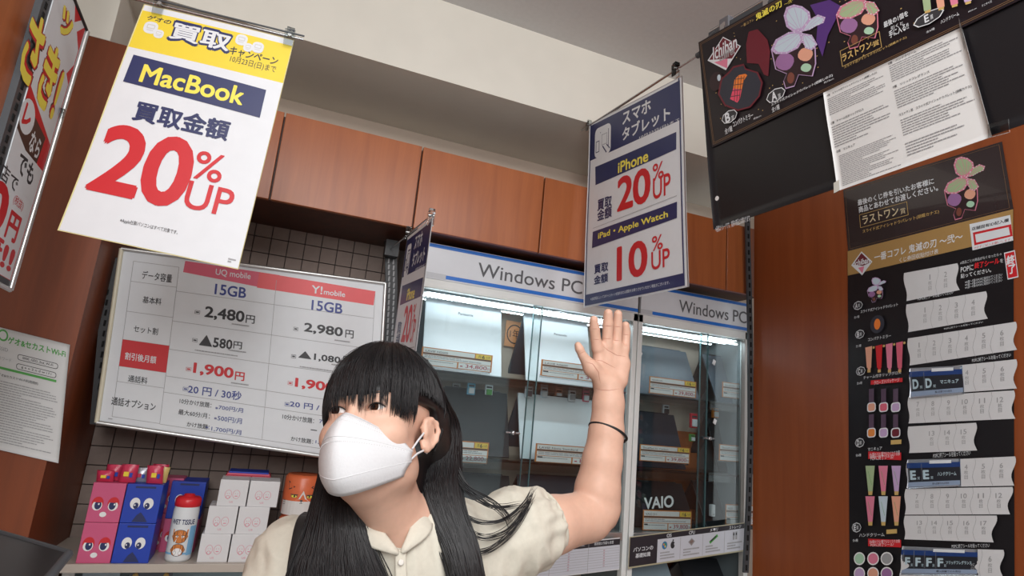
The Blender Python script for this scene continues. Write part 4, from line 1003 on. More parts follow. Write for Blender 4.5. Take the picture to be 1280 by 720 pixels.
for k, m in enumerate((BFG, PEACH, ROSE, LILAC)):
    x = 745 + k * 42; pp([(x - 14, -20), (x + 10, -30), (x + 16, 32 - k * 9), (x - 6, 38 - k * 9)], m, z2); pp([(x - 4, 38 - k * 9), (x + 14, 32 - k * 9), (x + 14, 40 - k * 9), (x - 3, 45 - k * 9)], GOLD, z2)
s.done(rcd)
# white rules paper taped to the banner
rr = lambda x, y: B(x, y, Xb - .008)
ru = Sheet([rr(1029, 116), rr(1202, 34), rr(1240, 171), rr(1047, 239)], bend=.002)
r2 = empty('rules_paper', ru.P(.5, 0), 'white rules sheet of small print taped to the black banner', 'paper'); ru.back('sheet', r2, mat('paper_rules', (.72, .72, .71), .45))
s = ru; GREYD = mat('ink_soft', (.28, .28, .29), .6)
for (u0, u1, v0, v1, n) in ((.03, .48, .09, .27, 9), (.03, .48, .38, .60, 9), (.05, .48, .68, .98, 18), (.53, .97, .05, .22, 8), (.53, .97, .30, .48, 8), (.53, .97, .58, .74, 7), (.53, .9, .80, .93, 5)): s.microlines(u0, v0, u1, v1, n, GREYD, int(u0 * 100 + v0 * 100), .38)
for (t, b4) in (('A賞　スライド式アイシャドウパレット(胡蝶しのぶ)', (.03, .04, .44, .065)), ('C賞　チャーム付きリップグロス', (.03, .33, .30, .355)), ('D賞　マニキュア', (.04, .62, .19, .645)), ('E賞　ハンドクリーム', (.53, .012, .72, .037)), ('F賞　ソリッドフレグランス', (.53, .25, .77, .275)), ('ラストワン賞　スライド式アイシャドウパレット(胡蝶カナエ)', (.53, .52, .97, .548))): s.text(t, b4, INK, bold=.012)
s.done(r2)
b = MB(); e = Vector((-.002, 0, 0))
for p, q in (((1200, 30), (1206, 55)), ((1236, 165), (1262, 158)), ((1043, 236), (1050, 232))): pa, pc = rr(*p), rr(*q); b.slab([pa + Vector((0, 0, .012)), pc + Vector((0, 0, .012)), pc + Vector((0, 0, -.01)), pa + Vector((0, 0, -.01))], e, CLEAR); b.build('tape', r2); b = MB()
# the bar above the banner
r3 = empty('banner_rail', ban.P(.2, 0) + Vector((.02, 0, .01)), 'dark steel rail with a clamp that carries the banner at the upper right', 'rail')
a = ban.P(0.02, 0) + Vector((.02, 0, .010)); c_ = ban.P(1, 0) + Vector((.02, 0, .012)); b = MB(); d = (c_ - a).normalized()
b.slab([a, c_, c_ + Vector((0, 0, .022)), a + Vector((0, 0, .022))], (.02, 0, 0), UPR); b.build('bar', r3, bevel=.002)
b = MB(); b.tube([a + Vector((.01, 0, .03)), c_ + Vector((.01, 0, .034))], .005, STEEL, 10); b.build('top_rod', r3)
b = MB(); b.slab([a + d * .05 + Vector((-.004, 0, -.01)), a + d * .09 + Vector((-.004, 0, -.01)), a + d * .09 + Vector((-.004, 0, .04)), a + d * .05 + Vector((-.004, 0, .04))], (.028, 0, 0), mat('clamp_grey', (.2, .2, .22), .4, .4)); b.build('clamp', r3, bevel=.003)
b = MB(); b.tube([a - d * .01 + Vector((.01, 0, .0)), a + d * .03 + Vector((.01, 0, .012))], .012, UPR, 10); b.build('socket', r3)
for k in (.12, .3): p = ban.P(k, 0) + Vector((0, 0, .004)); b = MB(); b.slab([p + Vector((-.004, .008, -.02)), p + Vector((-.004, -.008, -.02)), p + Vector((-.004, -.008, .012)), p + Vector((-.004, .008, .012))], (.003, 0, 0), CLEAR); b.build('clip', r3)

# sheets on the wooden side panel
Xp = XR - .003
zA = ZM(1040, 180, 2.571); zB = ZM(1040, 440, 2.571)
lo = Sheet([onX(*zA(*p), Xp) for p in ((36, 148), (546, -8), (583, 210), (52, 345))])
r4 = empty('last_prize_card', lo.P(.5, 1), 'dark glossy last-prize card with a pink butterfly on the right wooden panel', 'card'); lo.back('card', r4, mat('card_gloss_dark', (.03, .018, .02), .15, coat=.5), .001)
s = lo; s.frame(.015, .03, .985, .97, .001, BRZ)
s.tpx('最後のくじ券を引いたお客様に', zA(82, 180), zA(329, 128), W2, bold=.025); s.tpx('商品とあわせてお渡しください。', zA(85, 202), zA(342, 150), W2, bold=.025)
s.tpx('ラストワン', zA(97, 232), zA(215, 228), mat('ink_pale_gold', (.72, .60, .38), .5), bold=.02); s.tpx('賞', zA(219, 208), zA(237, 222), MATS['ink_pale_gold'])
a, c_ = s.uv(zA(88, 230)), s.uv(zA(246, 226)); s.frame(a[0], a[1] - .01, c_[0], c_[1] + .01, .0015, GOLD)
s.tpx('スライド式アイシャドウパレット(胡蝶カナエ)', zA(98, 276), zA(345, 224), GOLD, bold=.01)
butterfly(s, lambda x, y: zA(362 + (x - 474) * .43, 42 + (y - 30) * .43), BFG, PKE); s.done(r4)
L = Sheet([onX(*p, Xp) for p in ((1059.5, 314.2), (1266.5, 261.5), (1268, 727), (1062, 727))])
r5 = empty('prize_chart', L.P(.5, 1), 'tall black and gold prize chart with rows of numbered white tickets on the right panel', 'chart'); L.back('sheet', r5, BLACKP, .001)
s = L; PP = lambda z_, *pts, m: s.ppx([z_(*p) for p in pts], m); T = lambda z_, t, p, q, m, **k: s.tpx(t, z_(*p), z_(*q), m, **k)
a = s.uv(zA(600, 320)); s.rect(0, 0, 1, .081, TAN)
PP(zA, (95, 345), (130, 378), (97, 422), (62, 390), m=W2); PP(zA, (95, 350), (125, 380), (100, 392), (68, 388), m=CRIM); PP(zA, (84, 398), (104, 393), (98, 416), m=ROSE); T(zA, 'Ichiban', (70, 375), (122, 382), W2, bold=.03, shear=.2)
T(zA, '一番コフレ 鬼滅の刃 ～弐～', (136, 352), (420, 310), W2, bold=.02); T(zA, 'くじ券回収貼付け表', (217, 366), (342, 352), W2, bold=.005)
PP(zA, (442, 258), (573, 228), (583, 310), (452, 342), m=W2); T(zA, '店舗固有ID記入欄', (449, 268), (568, 250), INK, bold=.03); PP(zA, (453, 285), (576, 258), (581, 296), (458, 326), m=RED); PP(zA, (460, 291), (568, 267), (573, 292), (464, 317), m=W2); T(zA, '※必ずご記入お願いします。', (458, 330), (578, 310), RED)
T(zA, 'A商品ごとの商品がなくなったら→', (412, 378), (545, 358), W2); T(zA, 'POPに', (414, 395), (455, 405), W2, bold=.02); T(zA, '終了シール', (458, 382), (538, 385), RED, bold=.05); T(zA, 'を', (540, 370), (551, 380), W2); T(zA, '貼ってください。', (414, 418), (512, 412), W2, bold=.02)
for k in range(3): T(zA, '※A賞～F賞のPOPに貼付けてください', (428, 440 + 9 * k), (548, 424 + 9 * k), W2)
PP(zA, (553, 350), (588, 341), (600, 428), (565, 436), m=W2); PP(zA, (556, 353), (586, 345), (597, 425), (567, 432), m=RED); T(zA, '終', (561, 360), (588, 385), W2, bold=.04); T(zA, '了', (567, 390), (590, 415), W2, bold=.04)


def rown(z_, tl, tr, br, bl, nums, n0=1, first=.35):
    """one band of white tickets with a wavy right end; nums tickets counted from n0"""
    TL, TR, BR, BL = [s.uv(z_(*p)) for p in (tl, tr, br, bl)]; N = 10; pts = []
    for k in range(N + 1):
        t = k / N; pts.append((BL[0] + (TL[0] - BL[0]) * t + .006 * math.sin(t * 2 * math.pi), BL[1] + (TL[1] - BL[1]) * t))
    for k in range(N + 1):
        t = k / N; pts.append((TR[0] + (BR[0] - TR[0]) * t + .010 * math.sin(t * 2 * math.pi + .6), TR[1] + (BR[1] - TR[1]) * t))
    s.poly(pts, mat('ticket_white', (.70, .70, .71), .5))
    Wd = TR[0] - TL[0]; st = .2 * .955
    for k in range(nums):
        c = TR[0] - st * .5 * (nums - k) * .95 - .0 ; u = c; vt = TL[1] + (TR[1] - TL[1]) * ((u - TL[0]) / Wd); hh = BL[1] - TL[1]; u += .03
        s.text(str(n0 + k), (u - (.003 if n0 + k == 1 else .008 if n0 + k < 10 else .016), vt + hh * .22, u + (.003 if n0 + k == 1 else .008 if n0 + k < 10 else .016), vt + hh * .40), GREYI, bold=.01); s.text('枚', (u - .011, vt + hh * .44, u + .011, vt + hh * .58), GREYI); s.text('目', (u - .009, vt + hh * .61, u + .009, vt + hh * .76), GREYI)
        if k: 
            for j in range(6): t0, t1 = j / 6, (j + 1) / 6; f_ = lambda t: u - .048 + .009 * math.sin(t * 2 * math.pi + .6); s.line((f_(t0), vt + hh * t0), (f_(t1), vt + hh * t1), .0008, GREYI)


rown(zA, (232, 415), (400, 384), (408, 470), (240, 505), 2); rown(zA, (240, 516), (492, 474), (498, 562), (245, 605), 4); rown(zA, (245, 625), (588, 572), (592, 662), (250, 712), 6)
rown(zB, (252, 60), (590, 24), (592, 118), (252, 142), 6, 1); rown(zB, (248, 145), (583, 124), (588, 215), (248, 230), 6, 7); rown(zB, (248, 240), (462, 228), (466, 317), (250, 325), 3, 13)
rown(zB, (244, 352), (588, 336), (585, 430), (242, 436), 6, 1); rown(zB, (240, 440), (580, 434), (572, 522), (237, 523), 6, 7); rown(zB, (238, 526), (530, 526), (520, 612), (236, 602), 5, 13); rown(zB, (232, 628), (552, 636), (550, 722), (220, 722), 6, 1)
for (p, q) in (((280, 500), (395, 482)), ((365, 600), (490, 576)), ((440, 700), (575, 672))): T(zA, 'POPに終了シールを貼ってください', (p[0], p[1] - 8), q, W2, bold=.01)
T(zB, 'POPに終了シールを貼ってください', (455, 22), (580, 16), W2, bold=.01); T(zB, 'POPに終了シールを貼ってください', (330, 326), (450, 332), W2); T(zB, 'POPに終了シールを貼ってください', (390, 618), (512, 628), W2)
butterfly(s, lambda x, y: zA(118 + (x - 474) * .2, 430 + (y - 30) * .17), ICE, LILAC, simple=True); u, v = s.uv(zA(150, 580)); s.oval(u, v, .05, .028, mat('ink_slate', (.028, .03, .045), .5)); s.oval(u, v, .022, .017, MR)
for t, (x, y), z_, nm in (('A', (88, 520), zA, 'スライド式アイシャドウパレット'), ('B', (94, 612), zA, 'コンパクトミラー'), ('C', (97, 62), zB, 'チャーム付きリップグロス'), ('D', (94, 292), zB, 'マニキュア'), ('E', (84, 564), zB, 'ハンドクリーム')):
    u, v = s.uv(z_(x, y)); s.oval(u, v, .035, .014, W2, 8); s.oval(u, v, .032, .012, INK, 8); s.text(t, (u - .020, v - .008, u - .004, v + .008), W2, bold=.03); s.text('賞', (u + .0, v - .005, u + .014, v + .006), W2)
    s.text(nm, (u + .02 if t != 'D' and t != 'B' else u + .06, v + .017, u + min(.22, .02 * len(nm)) + .06, v + .027), W2, bold=.01); s.text('全1種' if t < 'C' else '全6種', (u - .03, v + .032, u + .01, v + .040), W2)
# printed products
for k, m in enumerate((PEACH, RED, ROSE, PINKI)): x = 123 + k * 33; PP(zA, (x - 11, 655 - k * 5), (x + 11, 650 - k * 5), (x + 8, 720), (x - 6, 720), m=m); PP(zB, (x - 6, 0), (x + 8, 0), (x + 6, 58), (x - 3, 60), m=m); PP(zB, (x - 4, 58), (x + 6, 57), (x + 6, 66), (x - 4, 67), m=GOLD); u, v = s.uv(zA(x + 16, 655 - k * 5)); s.oval(u, v, .008, .004, GOLD, 8)
PP(zB, (130, 92), (232, 84), (232, 97), (130, 106), m=RED); T(zB, 'クローズドパッケージ', (140, 94), (222, 96), W2)
for j in range(2):
    for k, m in enumerate(((PEACH, PINKI, LILAC), (ORNG, LILAC, CRIM))[j]):
        x = 132 + k * 39; y = 116 + j * 86 + (4 if j == 0 else 0); PP(zB, (x - 8, y), (x + 8, y - 2), (x + 8, y + 42), (x - 8, y + 43), m=SLOT if False else mat('ink_cap', (.09, .05, .09), .5)); u, v = s.uv(zB(x, y + 58)); s.rrect(u - .031, v - .014, u + .031, v + .014, W2, .3); s.rrect(u - .024, v - .011, u + .024, v + .011, m, .3)
for j in range(2):
    for k, m in enumerate(((BFG, ROSE, LILAC), (ROSE, ICE, PEACH))[j]):
        x = 128 + k * 42; y = 366 + j * 98; PP(zB, (x - 15, y), (x + 15, y), (x + 8, y + 82), (x - 6, y + 82), m=m); PP(zB, (x - 6, y + 82), (x + 8, y + 82), (x + 7, y + 94), (x - 5, y + 94), m=GOLD)
        s.line(s.uv(zB(x - 6, y + 18)), s.uv(zB(x + 5, y + 62)), .001, GREENI)
for y in (322, 602): PP(zB, (122, y - 2), (228, y + 2), (228, y + 26), (122, y + 22), m=RED); T(zB, '全6種のうち1種でもなくなり次第', (126, y + 3), (224, y + 11), W2); T(zB, 'POPに終了シール!', (130, y + 13), (204, y + 22), W2)
for j in range(2):
    for k, m in enumerate(((MINT, ROSE, GREYI), (LILAC, PEACH, MAUV))[j]): u, v = s.uv(zB(94 + k * 44, 664 + j * 48)); s.oval(u, v, .042, .018, EYEW, 16); s.oval(u, v, .035, .0145, m, 16)
for y, x in ((290, 212), (577, 198)): PP(zB, (x - 17, y - 6), (x + 17, y - 8), (x + 17, y + 6), (x - 17, y + 8), m=GOLD)
for _ in range(60): s.oval(R.uniform(.05, .98), R.choice((R.uniform(.2, .35), R.uniform(.5, .55), R.uniform(.72, .76))), .002, .0012, GOLD, 5) if False else None
s.done(r5)
FOIL = mat('foil_silver', (.55, .60, .68), .25, .7); STB = mat('strip_navy', (.015, .05, .20), .35)
for (t, q4, lab, nm, let) in ((4, ((250, 52), (418, 44), (424, 134), (250, 150)), 'curled ticket strip marked D stuck on the chart', 'マニキュア', 'D'), (5, ((242, 346), (412, 342), (414, 432), (242, 440)), 'curled ticket strip marked E stuck on the chart', 'ハンドクリーム', 'E'), (6, ((226, 624), (468, 634), (470, 718), (218, 716)), 'wide curled ticket strip marked F stuck at the bottom of the chart', 'ソリッドフレグランス', 'F')):
    q = Sheet([onX(*zB(*p), Xp - .006) for p in q4], bend=.004); rq = empty('ticket_strip', q.P(.5, 1), lab, 'ticket strip', 'ticket strips on the prize chart'); q.back('strip', rq, FOIL, .002)
    q.rect(.0, .12, 1, .30, STB); q.rect(.45, .05, .85, .16, W2); q.rect(.02, .30, .99, .78, mat('strip_ink', (.02, .022, .03), .35)); q.rect(.02, .78, .99, .94, mat('strip_blue_grey', (.28, .36, .50), .35))
    n = 2 if let != 'F' else 4; LT = mat('letter_ice', (.50, .65, .72), .4)
    for k in range(n): w_ = .26 if n == 2 else .15; q.text(let, (.06 + k * w_, .38, .06 + k * w_ + (.12 if n == 2 else .075), .70), LT, bold=.05); q.text('賞', (.06 + k * w_ + w_ * .55, .60, .06 + k * w_ + w_ * .75, .70), LT)
    for k in range(n): q.line((.04 + k * w_, .15), (.04 + k * w_, .75), .0012, FOIL)
    q.text(nm, (.60 if n == 2 else .62, .46, .93, .60), LT, bold=.03); q.text('購入店舗でのみ有効', (.5, .82, .8, .90), INK); q.done(rq)
#@@PERSON
# ------------------------------------------------------------------ the woman: distance fields meshed into continuous surfaces
class Vol:
    def __init__(s, lo, hi, h):
        s.lo = np.array(lo, 'f'); s.h = h; s.n = np.ceil((np.array(hi) - s.lo) / h).astype(int) + 1; s.D = np.full(s.n, .03, 'f')

    def reg(s, lo, hi):
        a = np.clip(((np.array(lo) - s.lo) / s.h).astype(int), 0, s.n - 1); b_ = np.clip(((np.array(hi) - s.lo) / s.h).astype(int) + 2, 1, s.n)
        X = (s.lo[0] + s.h * np.arange(a[0], b_[0], dtype='f'))[:, None, None]; Y = (s.lo[1] + s.h * np.arange(a[1], b_[1], dtype='f'))[None, :, None]; Z = (s.lo[2] + s.h * np.arange(a[2], b_[2], dtype='f'))[None, None, :]
        return (slice(a[0], b_[0]), slice(a[1], b_[1]), slice(a[2], b_[2])), X, Y, Z

    def put(s, lo, hi, fn, k=.01, sub=False):
        m = .025 + k; sl, X, Y, Z = s.reg(np.array(lo) - m, np.array(hi) + m)
        if 0 in s.D[sl].shape: return
        d = fn(X, Y, Z).astype('f'); o = s.D[sl]
        if sub: d = -d; h_ = np.clip(.5 - .5 * (o - d) / k, 0, 1) if k else 0; s.D[sl] = np.maximum(o, d) + (h_ * (1 - h_) * k if k else 0) if False else -smin(-o, -d, k)
        else: s.D[sl] = smin(o, d, k)

    def cone(s, a, b_, ra, rb, k=.01, sub=False):
        a = np.array(a, 'f'); b_ = np.array(b_, 'f'); ba = b_ - a; L2 = float(ba @ ba) + 1e-12; R_ = max(ra, rb)

        def fn(X, Y, Z):
            t = np.clip(((X - a[0]) * ba[0] + (Y - a[1]) * ba[1] + (Z - a[2]) * ba[2]) / L2, 0, 1)
            return np.sqrt((X - a[0] - ba[0] * t) ** 2 + (Y - a[1] - ba[1] * t) ** 2 + (Z - a[2] - ba[2] * t) ** 2) - (ra + (rb - ra) * t)
        s.put(np.minimum(a, b_) - R_, np.maximum(a, b_) + R_, fn, k, sub)

    def ell(s, c, r, k=.01, fr=None, sub=False):
        c = np.array(c, 'f'); r = np.array(r, 'f'); M = np.eye(3, dtype='f') if fr is None else np.array(fr, 'f'); R_ = float(max(r)) if fr is not None else r

        def fn(X, Y, Z):
            q = [((X - c[0]) * M[i][0] + (Y - c[1]) * M[i][1] + (Z - c[2]) * M[i][2]) for i in range(3)]
            k0 = np.sqrt(sum((q[i] / r[i]) ** 2 for i in range(3))); k1 = np.sqrt(sum((q[i] / r[i] ** 2) ** 2 for i in range(3))) + 1e-9
            return k0 * (k0 - 1) / k1
        s.put(c - R_, c + R_, fn, k, sub)

    def rbox(s, c, hs, k, fr, sub=False, rr=.01):
        c = np.array(c, 'f'); M = np.array(fr, 'f'); R_ = float(np.linalg.norm(hs))

        def fn(X, Y, Z):
            q = [np.abs((X - c[0]) * M[i][0] + (Y - c[1]) * M[i][1] + (Z - c[2]) * M[i][2]) - (hs[i] - rr) for i in range(3)]
            return np.sqrt(sum(np.maximum(x, 0) ** 2 for x in q)) + np.minimum(np.maximum(np.maximum(q[0], q[1]), q[2]), 0) - rr
        s.put(c - R_, c + R_, fn, k, sub)

    def mesh(s):
        D = s.D; I = D < 0; nx, ny, nz = D.shape; c = np.zeros((nx - 1, ny - 1, nz - 1), 'u1')
        for i in (0, 1):
            for j in (0, 1):
                for k in (0, 1): c += I[i:nx - 1 + i, j:ny - 1 + j, k:nz - 1 + k]
        A = np.argwhere((c > 0) & (c < 8)); idx = -np.ones(c.shape, 'i4'); idx[A[:, 0], A[:, 1], A[:, 2]] = np.arange(len(A))
        acc = np.zeros((len(A), 3)); cnt = np.zeros(len(A))
        E_ = [((i, j, k), ax) for ax in range(3) for i in (0, 1) for j in (0, 1) for k in (0, 1) if (i, j, k)[ax] == 0]
        for o, ax in E_:
            p = A + np.array(o); q = p.copy(); q[:, ax] += 1
            da = D[p[:, 0], p[:, 1], p[:, 2]]; db = D[q[:, 0], q[:, 1], q[:, 2]]; m = (da < 0) != (db < 0); t = np.where(m, da / np.where(m, da - db, 1), 0)
            pt = np.array(o, float)[None].repeat(len(A), 0); pt[:, ax] += t; acc[m] += pt[m]; cnt[m] += 1
        V = s.lo + s.h * (A + acc / cnt[:, None]); fs = []
        for ax in range(3):
            a1, a2 = (ax + 1) % 3, (ax + 2) % 3; sl0 = [slice(None)] * 3; sl1 = [slice(None)] * 3; sl0[ax] = slice(0, -1); sl1[ax] = slice(1, None)
            S0, S1 = I[tuple(sl0)], I[tuple(sl1)]; Q = np.argwhere(S0 != S1); ok = (Q[:, a1] > 0) & (Q[:, a2] > 0) & (Q[:, a1] < D.shape[a1] - 1) & (Q[:, a2] < D.shape[a2] - 1); Q = Q[ok]
            ins = S0[Q[:, 0], Q[:, 1], Q[:, 2]]; q = []
            for d1, d2 in ((-1, -1), (0, -1), (0, 0), (-1, 0)):
                w_ = Q.copy(); w_[:, a1] += d1; w_[:, a2] += d2; q.append(idx[w_[:, 0], w_[:, 1], w_[:, 2]])
            f = np.stack(q, 1); f[~ins] = f[~ins][:, ::-1]; fs.append(f)
        return V, np.concatenate(fs)


def smin(a, b_, k):
    if not k: return np.minimum(a, b_)
    h_ = np.maximum(k - np.abs(a - b_), 0) / k; return np.minimum(a, b_) - h_ * h_ * k * .25


def npmesh(name, V, Fc, m, parent, smooth_it=2, fold=None):
    me = bpy.data.meshes.new(name); base = np.array(wloc(parent))
    E_ = np.concatenate([Fc[:, [0, 1]], Fc[:, [1, 2]], Fc[:, [2, 3]], Fc[:, [3, 0]]])
    for it in range(smooth_it):
        acc = np.zeros_like(V); n = np.zeros(len(V))
        for a, c_ in ((0, 1), (1, 0)):
            for ax in range(3): acc[:, ax] += np.bincount(E_[:, a], V[E_[:, c_], ax], len(V))
            n += np.bincount(E_[:, a], minlength=len(V))
        V = V * .5 + .5 * acc / np.maximum(n, 1)[:, None]
    if fold is not None:
        N = np.cross(V[Fc[:, 2]] - V[Fc[:, 0]], V[Fc[:, 3]] - V[Fc[:, 1]]); vn = np.zeros_like(V)
        for k in range(4):
            for ax in range(3): vn[:, ax] += np.bincount(Fc[:, k], N[:, ax], len(V))
        vn /= np.linalg.norm(vn, axis=1)[:, None] + 1e-12; V = V + vn * fold(V)[:, None]
    V = V - base; me.vertices.add(len(V)); me.vertices.foreach_set('co', V.astype('f').ravel()); me.loops.add(len(Fc) * 4); me.loops.foreach_set('vertex_index', Fc.astype('i4').ravel())
    me.polygons.add(len(Fc)); me.polygons.foreach_set('loop_start', np.arange(0, len(Fc) * 4, 4, dtype='i4')); me.polygons.foreach_set('loop_total', np.full(len(Fc), 4, 'i4')); me.polygons.foreach_set('use_smooth', np.ones(len(Fc), bool))
    me.materials.append(m); me.update(calc_edges=True); me.validate()
    o = bpy.data.objects.new(name, me); col.objects.link(o); o.parent = parent; return o


def strands(name, P, R0, m, parent, n=3):
    """P (N,K,3) centre lines, R0 (N,K) radii -> one mesh of fine tubes"""
    N, K, _ = P.shape; T_ = np.gradient(P, axis=1); T_ /= np.linalg.norm(T_, axis=2)[..., None] + 1e-12
    ref = np.array([.31, .62, .72]); A = np.cross(T_, ref); A /= np.linalg.norm(A, axis=2)[..., None] + 1e-12; B_ = np.cross(T_, A)
    an = 2 * np.pi * np.arange(n) / n; V = P[:, :, None, :] + R0[:, :, None, None] * (A[:, :, None, :] * np.cos(an)[None, None, :, None] + B_[:, :, None, :] * np.sin(an)[None, None, :, None])
    i = np.arange(N)[:, None, None] * K * n; k = np.arange(K - 1)[None, :, None] * n; j = np.arange(n)[None, None, :]; j2 = (j + 1) % n
    Fc = np.stack([i + k + j, i + k + j2, i + k + n + j2, i + k + n + j], -1).reshape(-1, 4)
    return npmesh(name, V.reshape(-1, 3), Fc, m, parent, 0)


def lerp_path(pts, K):
    """smooth resampling of (N,M,3) poly-lines to K points"""
    for _ in range(3):
        a = pts[:, :-1] * .75 + pts[:, 1:] * .25; b_ = pts[:, :-1] * .25 + pts[:, 1:] * .75; m = np.stack([a, b_], 2).reshape(len(pts), -1, 3); pts = np.concatenate([pts[:, :1], m, pts[:, -1:]], 1)
    d = np.linalg.norm(np.diff(pts, axis=1), axis=2); cs = np.concatenate([np.zeros((len(pts), 1)), np.cumsum(d, 1)], 1); out = np.zeros((len(pts), K, 3))
    for i in range(len(pts)):
        t = np.linspace(0, cs[i, -1], K)
        for ax in range(3): out[i, :, ax] = np.interp(t, cs[i], pts[i, :, ax])
    return out


rng = np.random.default_rng(4)
HO = np.array([.162, .949, 1.271]); hb_, hp_, hr_ = math.radians(37.3), math.radians(13.0), math.radians(9.9)
hf = np.array([-math.sin(hb_) * math.cos(hp_), -math.cos(hb_) * math.cos(hp_), math.sin(hp_)]); hs0 = np.array([math.cos(hb_), -math.sin(hb_), 0]); hu0 = np.cross(hf, hs0); hu0 = hu0 if hu0[2] > 0 else -hu0
hs = hs0 * math.cos(hr_) + hu0 * math.sin(hr_); hu = hu0 * math.cos(hr_) - hs0 * math.sin(hr_); HF = np.array([hs, hf, hu])
H = lambda s_, f_, u_: HO + s_ * hs + f_ * hf + u_ * hu
Wp = lambda x, y, Y: np.array(onY(x, y, Y))
pxr = lambda p, r_: r_ * float(RM[2] @ (np.array(p) - np.array(CAM))) / F

SKIN = mat('skin', (.72, .445, .33), .48, noisy=.06, nscale=90, sss=.12, spec=.4); HAIR = mat('hair_black', (.008, .007, .008), .38, spec=.5); CLOTH = mat('blouse_cream', (.66, .62, .52), .75, noisy=.06, nscale=160, bump=.12)
MASKM = mat('mask_white', (.70, .705, .72), .8, noisy=.03, nscale=300, bump=.15); STRAP = mat('strap_black', (.012, .012, .013), .6)
wm = empty('person', (.30, 1.0, .80), 'woman in a cream puff-sleeved blouse and white mask raising one open hand', 'person')

V_ = Vol((-.02, .80, .80), (.80, 1.20, 1.56), .0021)
# head
V_.ell(H(0, -.012, .035), (.074, .093, .085), .01, HF); V_.ell(H(0, .030, -.030), (.062, .060, .085), .02, HF); V_.ell(H(0, .056, -.088), (.034, .034, .026), .02, HF); V_.ell(H(0, .010, -.085), (.050, .050, .025), .02, HF)
for sg in (-1, 1):
    V_.ell(H(sg * .037, .053, -.034), (.029, .027, .026), .015, HF); V_.ell(H(sg * .045, .01, -.07), (.02, .04, .03), .02, HF)
    V_.ell(H(sg * .028, .071, .015), (.022, .014, .010), .014, HF)
V_.cone(H(0, .084, .010), H(0, .102, -.036), .006, .008, .012); V_.ell(H(0, .100, -.042), (.015, .010, .008), .008, HF)
EY = (.0305, .0655, .000); ER = .0162
for sg in (-1, 1):
    ec = H(sg * EY[0], EY[1], EY[2]); V_.ell(ec, (ER + .0022,) * 3, .006); V_.ell(H(sg * .0305, .090, .0005), (.0138, .024, .0052), .002, HF, sub=True)
    V_.ell(H(sg * .018, .082, -.002), (.004, .010, .0025), .003, HF, sub=True)
for sg in (-1, 1):   # ears
    path = [(.010, .004), (.007, .017), (-.006, .024), (-.019, .019), (-.025, .004), (-.022, -.014), (-.013, -.027), (-.002, -.036), (.006, -.032), (.008, -.022)]; off = [.070, .074, .079, .083, .085, .083, .079, .075, .072, .069]
    V_.ell(H(sg * .0745, -.015, -.016), (.0055, .019, .023), .004, HF)
    for i in range(len(path) - 1): V_.cone(H(sg * off[i], path[i][0] * .85 - .008, path[i][1] * .78 - .017), H(sg * off[i + 1], path[i + 1][0] * .85 - .008, path[i + 1][1] * .78 - .017), .0034, .0034, .003)
    V_.ell(H(sg * .074, -.010, -.041), (.0055, .007, .007), .006, HF); V_.ell(H(sg * .074, -.001, -.021), (.005, .004, .006), .005, HF)
    q = [(-.002, .006), (-.013, .002), (-.017, -.010), (-.010, -.024)]
    for i in range(3): V_.cone(H(sg * .078, q[i][0] - .007, q[i][1] * .8 - .012), H(sg * .078, q[i + 1][0] - .007, q[i + 1][1] * .8 - .012), .0024, .0026, .003)
# neck, torso
nb = Wp(500, 672, 1.005); V_.cone(H(0, -.012, -.070), nb, .046, .050, .02); V_.cone(H(0, .02, -.095), nb + np.array([-.01, -.025, .01]), .030, .034, .03)
SL, SR = Wp(366, 700, 1.05), Wp(606, 684, 1.03)
V_.cone(nb, SL, .05, .05, .04); V_.cone(nb, SR, .05, .048, .04); V_.ell(Wp(492, 770, 1.02), (.165, .088, .20), .04)
for a, c_ in ((Wp(497, 684, .955), Wp(560, 672, .975)), (Wp(497, 684, .955), Wp(430, 684, .975))): V_.cone(a, c_, .007, .006, .015)
# raised arm
ar = [(SR, .052, None)]


def limb(vol, pts, k=.012):
    Q_ = [(Wp(x, y, Y), r_) for x, y, Y, r_ in pts]; Q_ = [(p, pxr(p, r_)) for p, r_ in Q_]
    for (p, a), (q_, b_) in zip(Q_[:-1], Q_[1:]): vol.cone(p, q_, a, b_, k)


limb(V_, [(606, 684, 1.03, 38), (690, 656, 1.05, 34.5), (735, 645, 1.075, 29.5), (747, 634, 1.08, 27.5)], .012)
limb(V_, [(746, 634, 1.08, 28), (747, 612, 1.078, 28), (753, 575, 1.075, 24.5), (758, 540, 1.075, 21.5), (760.5, 505, 1.075, 19.3), (761, 483, 1.078, 18.2)], .008)
limb(V_, [(757, 648, 1.09, 14), (762, 634, 1.09, 14)], .012)
